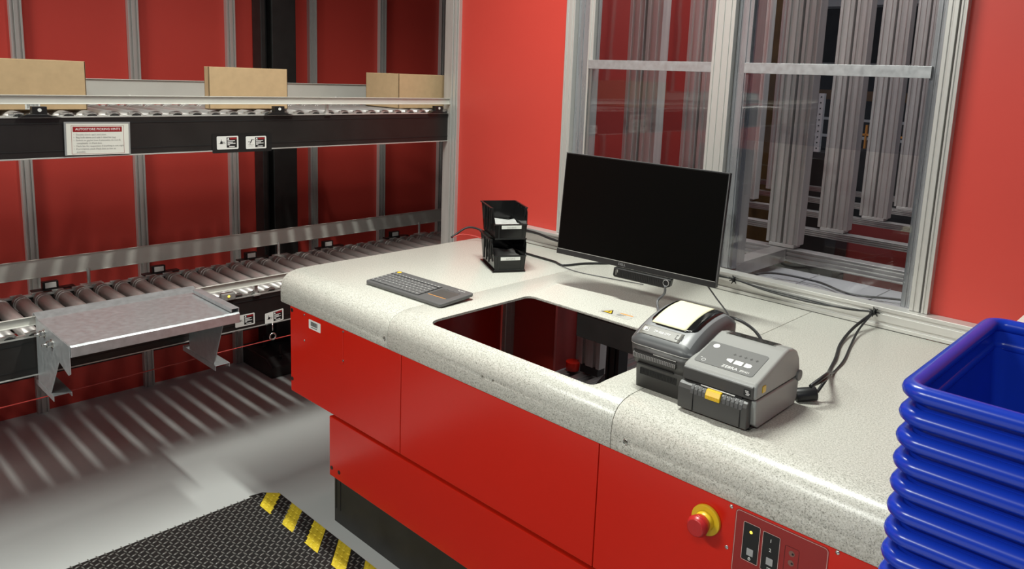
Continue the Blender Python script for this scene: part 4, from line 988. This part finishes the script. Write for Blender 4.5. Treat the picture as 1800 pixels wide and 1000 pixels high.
def crown_strip(x0, x1, y0, y1, off, name, m, nx=10, ny=20, parent=gp, rc=0.0):
    mb = MB(); g = []
    for j in range(ny + 1):
        row = []
        for i in range(nx + 1):
            y = y0 + (y1 - y0) * j / ny; xa, xb = x0, x1
            dd = min(y - y0, y1 - y)
            if rc and dd < rc: k_ = rc - math.sqrt(max(0, rc * rc - (rc - dd) ** 2)); xa += k_; xb -= k_
            x = xa + (xb - xa) * i / nx; row.append(mb.bm.verts.new((x, y, crown(y, x) + off)))
        g.append(row)
    for j in range(ny):
        for i in range(nx):
            f = mb.bm.faces.new((g[j][i], g[j][i + 1], g[j + 1][i + 1], g[j + 1][i])); f.smooth = True
    o = mb.build(name, m, parent); sd = o.modifiers.new('solid', 'SOLIDIFY'); sd.thickness = 0.0008; sd.offset = 1
    return o
crown_strip(-0.056, 0.060, -0.064, 0.090, 0.0003, 'lid_window', M['black_gloss'], rc=0.022)
rl = crown_strip(-0.048, 0.036, -0.061, 0.088, 0.0012, 'label_roll', M['label_roll']); rl['label'] = 'cream label roll seen through the lid window'
crown_strip(-0.060, 0.040, -0.093, -0.070, 0.0002, 'name_strip', mat('warm grey strip', (0.20, 0.195, 0.175, 1), 0.4))
def on_crown(fn, y, x, name, m):
    dzy = (crown(y + 0.004, x) - crown(y - 0.004, x)) / 0.008
    F = frame((x, y, crown(y, x) + 0.0013), (1, 0, 0), (0, 1, dzy)); mb = MB(); fn(mb)
    for v in mb.bm.verts: v.co = F @ v.co
    return mb.build(name, m, gp)
on_crown(lambda m_: add_text(m_, 'ZP 450 CTP', 0.0082, Matrix.Identity(4)), -0.082, -0.008, 'model_print', M['white_print'])
def zl(m_):
    for a in ((-0.007, 0.007, -0.006, -0.0052), (-0.007, 0.007, 0.0052, 0.006), (-0.007, -0.0062, -0.006, 0.006), (0.0062, 0.007, -0.006, 0.006), (-0.005, -0.001, -0.004, 0.004), (-0.001, 0.003, 0, 0.003)): m_.box(*a, 0, 0.0003)
on_crown(zl, -0.082, -0.048, 'logo_mark', M['white_print'])
def fk(m_):
    for a in ((-0.008, 0.008, -0.006, -0.0048), (-0.008, -0.003, 0.0048, 0.006), (0.003, 0.008, 0.0048, 0.006), (-0.008, -0.0068, -0.006, 0.006), (0.0068, 0.008, -0.006, 0.006)): m_.box(*a, 0, 0.0003)
on_crown(fk, -0.082, 0.034, 'feed_key', M['ink_black'])
# front media mouth and peel bar
mb = MB(); mb.prism([(-0.103, 0.082), (-0.1085, 0.079), (-0.109, 0.071), (-0.104, 0.066)], 'x', -0.062, 0.045); bar = mb.build('peel_bar', M['gk_body'], gp, bevel=0.0015)
mb = MB()
for i in range(26): x = -0.060 + i * 0.0041; mb.box(x, x + 0.0026, -0.1098, -0.106, 0.071, 0.0795)
mb.build('bar_ribs', mat('lighter grey ribs', (0.22, 0.21, 0.20, 1), 0.3), bar, bevel=0.0005)  # ribs in a lighter grey than the printer body
mb = MB(); mb.box(-0.060, 0.046, -0.107, -0.100, 0.0835, 0.0865); mb.build('media_slot', M['ink_black'], gp)
mb = MB(); mb.box(-0.010, 0.046, -0.1085, -0.104, 0.0855, 0.0868); mb.build('tear_edge', M['chrome'], gp)
mb = MB(); mb.box(-0.052, 0.038, -0.103, -0.098, 0.0545, 0.0575); mb.build('front_slot', M['ink_black'], gp)
mb = MB()
for i in range(34): x = -0.048 + i * 0.0027; mb.box(x, x + 0.0012, -0.0962, -0.094, 0.030, 0.044)
mb.build('vent_slots', M['ink_black'], gp)

# ------------------------------------------------------------------ cables on the worktop
def cable(pts, r, m, label, name='cable', cat='cable'):
    mb = MB(); tube(mb, pts, r); return tag(mb.build(name, m), label, cat)
zt = ZC + 0.004
cable([(-2.262, 1.99, zt + 0.01), (-2.245, 2.07, zt + 0.045), (-2.18, 2.12, zt + 0.02), (-2.05, 2.08, zt), (-1.90, 2.06, zt), (-1.77, 2.05, zt), (-1.712, 2.035, zt), (-1.68, 2.12, zt), (-1.63, 2.19, zt)], 0.0042, M['cable'], 'black cable crossing the worktop behind the small bins towards the monitor')
cable([(-2.262, 1.99, zt + 0.008), (-2.24, 2.03, zt + 0.022), (-2.19, 2.08, zt + 0.01), (-2.10, 2.05, zt), (-2.02, 2.03, zt)], 0.002, M['pink'], 'thin red cable beside the end post at the far left of the worktop')
cable([(-1.71, 2.02, zt), (-1.62, 2.01, zt - 0.002), (-1.50, 2.03, zt - 0.002), (-1.38, 2.05, zt)], 0.0015, M['cable_grey'], 'thin grey wire lying on the worktop under the monitor')
cable([(-1.178, 1.862, 0.876), (-1.185, 1.87, 0.85), (-1.20, 1.86, 0.825), (-1.165, 1.82, 0.806), (-1.10, 1.74, 0.81), (-1.02, 1.65, 0.83), (-0.95, 1.56, 0.85)], 0.0038, M['cable_grey'], 'grey cable hanging from the bar under the monitor to the dark printer')
cable([(-1.095, 1.93, 0.90), (-1.06, 1.95, 0.85), (-1.02, 1.95, 0.812), (-0.995, 1.90, 0.806), (-0.99, 1.82, 0.82), (-0.96, 1.70, 0.85), (-0.90, 1.56, 0.89)], 0.0022, M['cable_grey'], 'thin grey cable drooping from the right corner of the monitor')
cable([(-0.92, 1.56, 0.85), (-0.96, 1.70, 0.86), (-0.95, 1.83, 0.845), (-0.88, 1.82, 0.835), (-0.82, 1.76, 0.82), (-0.78, 1.62, 0.83), (-0.76, 1.53, 0.84)], 0.0042, M['cable'], 'thick black cable looping behind both printers')
cable([(-0.90, 1.57, 0.84), (-0.93, 1.70, 0.83), (-0.88, 1.74, 0.81), (-0.84, 1.66, 0.81), (-0.82, 1.56, 0.82)], 0.0025, M['cable_grey'], 'small grey cable loop between the two printers')
t = empty('power_cable', (-0.62, 1.60, ZC)); tag(t, 'black twin cable running from the light grey printer up to the window rail', 'cable')
T = Vector(t.location)
for off, r in ((0.0, 0.0042), (0.010, 0.003)):
    mb = MB(); tube(mb, [Vector(p) - T for p in ((-0.600, 1.53, 0.845), (-0.59, 1.58, 0.86 - off), (-0.615, 1.66, 0.835), (-0.65 + off, 1.76, zt), (-0.675 + off * 2, 1.86, zt), (-0.71 + off * 2.5, 1.98, zt), (-0.725 + off * 1.5, 2.10, zt + 0.012), (-0.712, 2.20, 0.842))], r); mb.build('lead', M['cable'], t)
mb = MB(); mb.cyl((-0.015, -0.06, 0.012), (0.018, -0.03, 0.018), 0.015, n=18); mb.build('ferrite', M['cable'], t, bevel=0.002)
mb = MB(); tube(mb, [Vector(p) - T for p in ((-0.61, 1.58, 0.815), (-0.63, 1.55, 0.805), (-0.66, 1.53, 0.804))], 0.003); tube(mb, [Vector(p) - T for p in ((-0.60, 1.57, 0.822), (-0.595, 1.60, 0.845), (-0.615, 1.66, 0.832))], 0.0035); mb.build('lead', M['cable'], t)
t = empty('rail_cable', (-0.95, 2.208, 0.84)); tag(t, 'thin black cable tied along the window rail right of the monitor', 'cable'); T = Vector(t.location)
for dz, r in ((0, 0.0025), (0.006, 0.002)):
    mb = MB(); tube(mb, [Vector(p) - T for p in ((-1.60, 2.206, 0.845 + dz), (-1.30, 2.207, 0.848 - dz), (-1.143, 2.205, 0.846), (-1.03, 2.205, 0.834 + dz * 0.7), (-0.90, 2.206, 0.830 + dz), (-0.79, 2.207, 0.836 - dz * .3), (-0.705, 2.205, 0.846))], r); mb.build('strand', M['cable'], t)
for x in (-1.143, -0.708):
    mb = MB(); random.seed(int(-x * 100))
    for i in range(7):
        a = i * 0.9; mb.cyl((x - 0.95 * 0 + 0.0, 2.204, 0.846), (x + 0.015 * math.cos(a), 2.200 - 0.004 * (i % 2), 0.846 + 0.014 * math.sin(a)), 0.003, 0.0015, 6)
    mb.torus((x, 2.203, 0.846), 0.007, 0.003, 'x', 14, 6)
    bmesh.ops.translate(mb.bm, verts=mb.bm.verts[:], vec=-T); mb.build('cable_tie', M['black'], t)
cable([(-2.12, 2.207, 0.852), (-2.0, 2.205, 0.850), (-1.93, 2.203, 0.842), (-1.86, 2.205, 0.838), (-1.75, 2.207, 0.842)], 0.005, M['cable'], 'bundle of black cable on the window rail behind the small bins', 'cable_bundle')

# ------------------------------------------------------------------ blue totes
def tote(z, label):
    t = empty('storage_tote', (0.0, 0.0, z)); tag(t, label, 'tote', 'nested blue totes at the right')
    x0, x1, y0, y1 = -0.240, 0.30, 0.832, 1.205; r = 0.020; hgt = 0.17
    mb = MB()
    cx_, cy_ = (x0 + x1) / 2, (y0 + y1) / 2
    def rr(inset, zz, rc): return [(a, b, zz) for a, b in rrect(x0 + inset, x1 - inset, y0 + inset, y1 - inset, rc, 6)]
    rings = [rr(0.013, -0.004, 0.018), rr(0.030, -hgt, 0.016), rr(0.033, -hgt, 0.014)]
    inner = [rr(0.033, -hgt + 0.003, 0.014), rr(0.0155, -0.004, 0.016)]
    mb.loft(rings + inner, cap=False)
    # bottoms
    mb.bm.verts.ensure_lookup_table()
    mb.prism([(a, b) for a, b in rrect(x0 + 0.031, x1 - 0.031, y0 + 0.031, y1 - 0.031, 0.014, 6)], 'z', -hgt, -hgt + 0.003)
    mb.build('tub', M['blue'], t)
    # rolled rim
    mb = MB(); path = rrect(x0 + 0.011, x1 - 0.011, y0 + 0.011, y1 - 0.011, 0.020, 8); n = len(path); ringsR = []
    for i in range(n):
        p = Vector((*path[i], 0)); d = Vector((*path[(i + 1) % n], 0)) - Vector((*path[i - 1], 0)); d.normalize(); o_ = Vector((d.y, -d.x, 0))
        ringsR.append([p + o_ * (0.0105 * math.cos(a)) + Vector((0, 0, 0.0095 * math.sin(a) - 0.0105)) for a in [2 * math.pi * k_ / 12 for k_ in range(12)]])
    L = [[mb.bm.verts.new(q) for q in rg] for rg in ringsR]
    for i in range(n):
        for j in range(12):
            f = mb.bm.faces.new((L[i][j], L[(i + 1) % n][j], L[(i + 1) % n][(j + 1) % 12], L[i][(j + 1) % 12])); f.smooth = True
    mb.build('rim', M['blue'], t)
    return t
lab = ['blue plastic tote on top of the nested stack, its empty inside showing'] + ['blue plastic tote, %s from the top of the nested stack' % q for q in ('second', 'third', 'fourth', 'fifth', 'sixth', 'seventh', 'eighth', 'ninth', 'tenth')]
t0 = tote(1.160, lab[0])
for i in range(1, 10):
    c = copy_tree(t0); c.location = (0, 0, 1.160 - i * 0.0272); c['label'] = lab[i]
t = empty('utility_cart', (0.04, 1.01, 0)); tag(t, 'low grey cart carrying the stack of blue totes', 'cart')
mb = MB(); mb.box(-0.27, 0.27, -0.17, 0.17, 0.715, 0.744); mb.build('platform', M['white_steel'], t, bevel=0.003)
for sx in (-1, 1):
    for sy in (-1, 1):
        mb = MB(); mb.box(sx * 0.25 - 0.015, sx * 0.25 + 0.015, sy * 0.15 - 0.015, sy * 0.15 + 0.015, 0.0, 0.715); mb.build('leg', M['white_steel'], t, bevel=0.002)
# white carton at the right end
mb = MB(); mb.box(-0.349, -0.10, 1.95, 2.205, ZC, 0.94); tag(mb.build('white_box', M['paper'], bevel=0.002), 'white box at the right end of the worktop behind the blue totes', 'box')
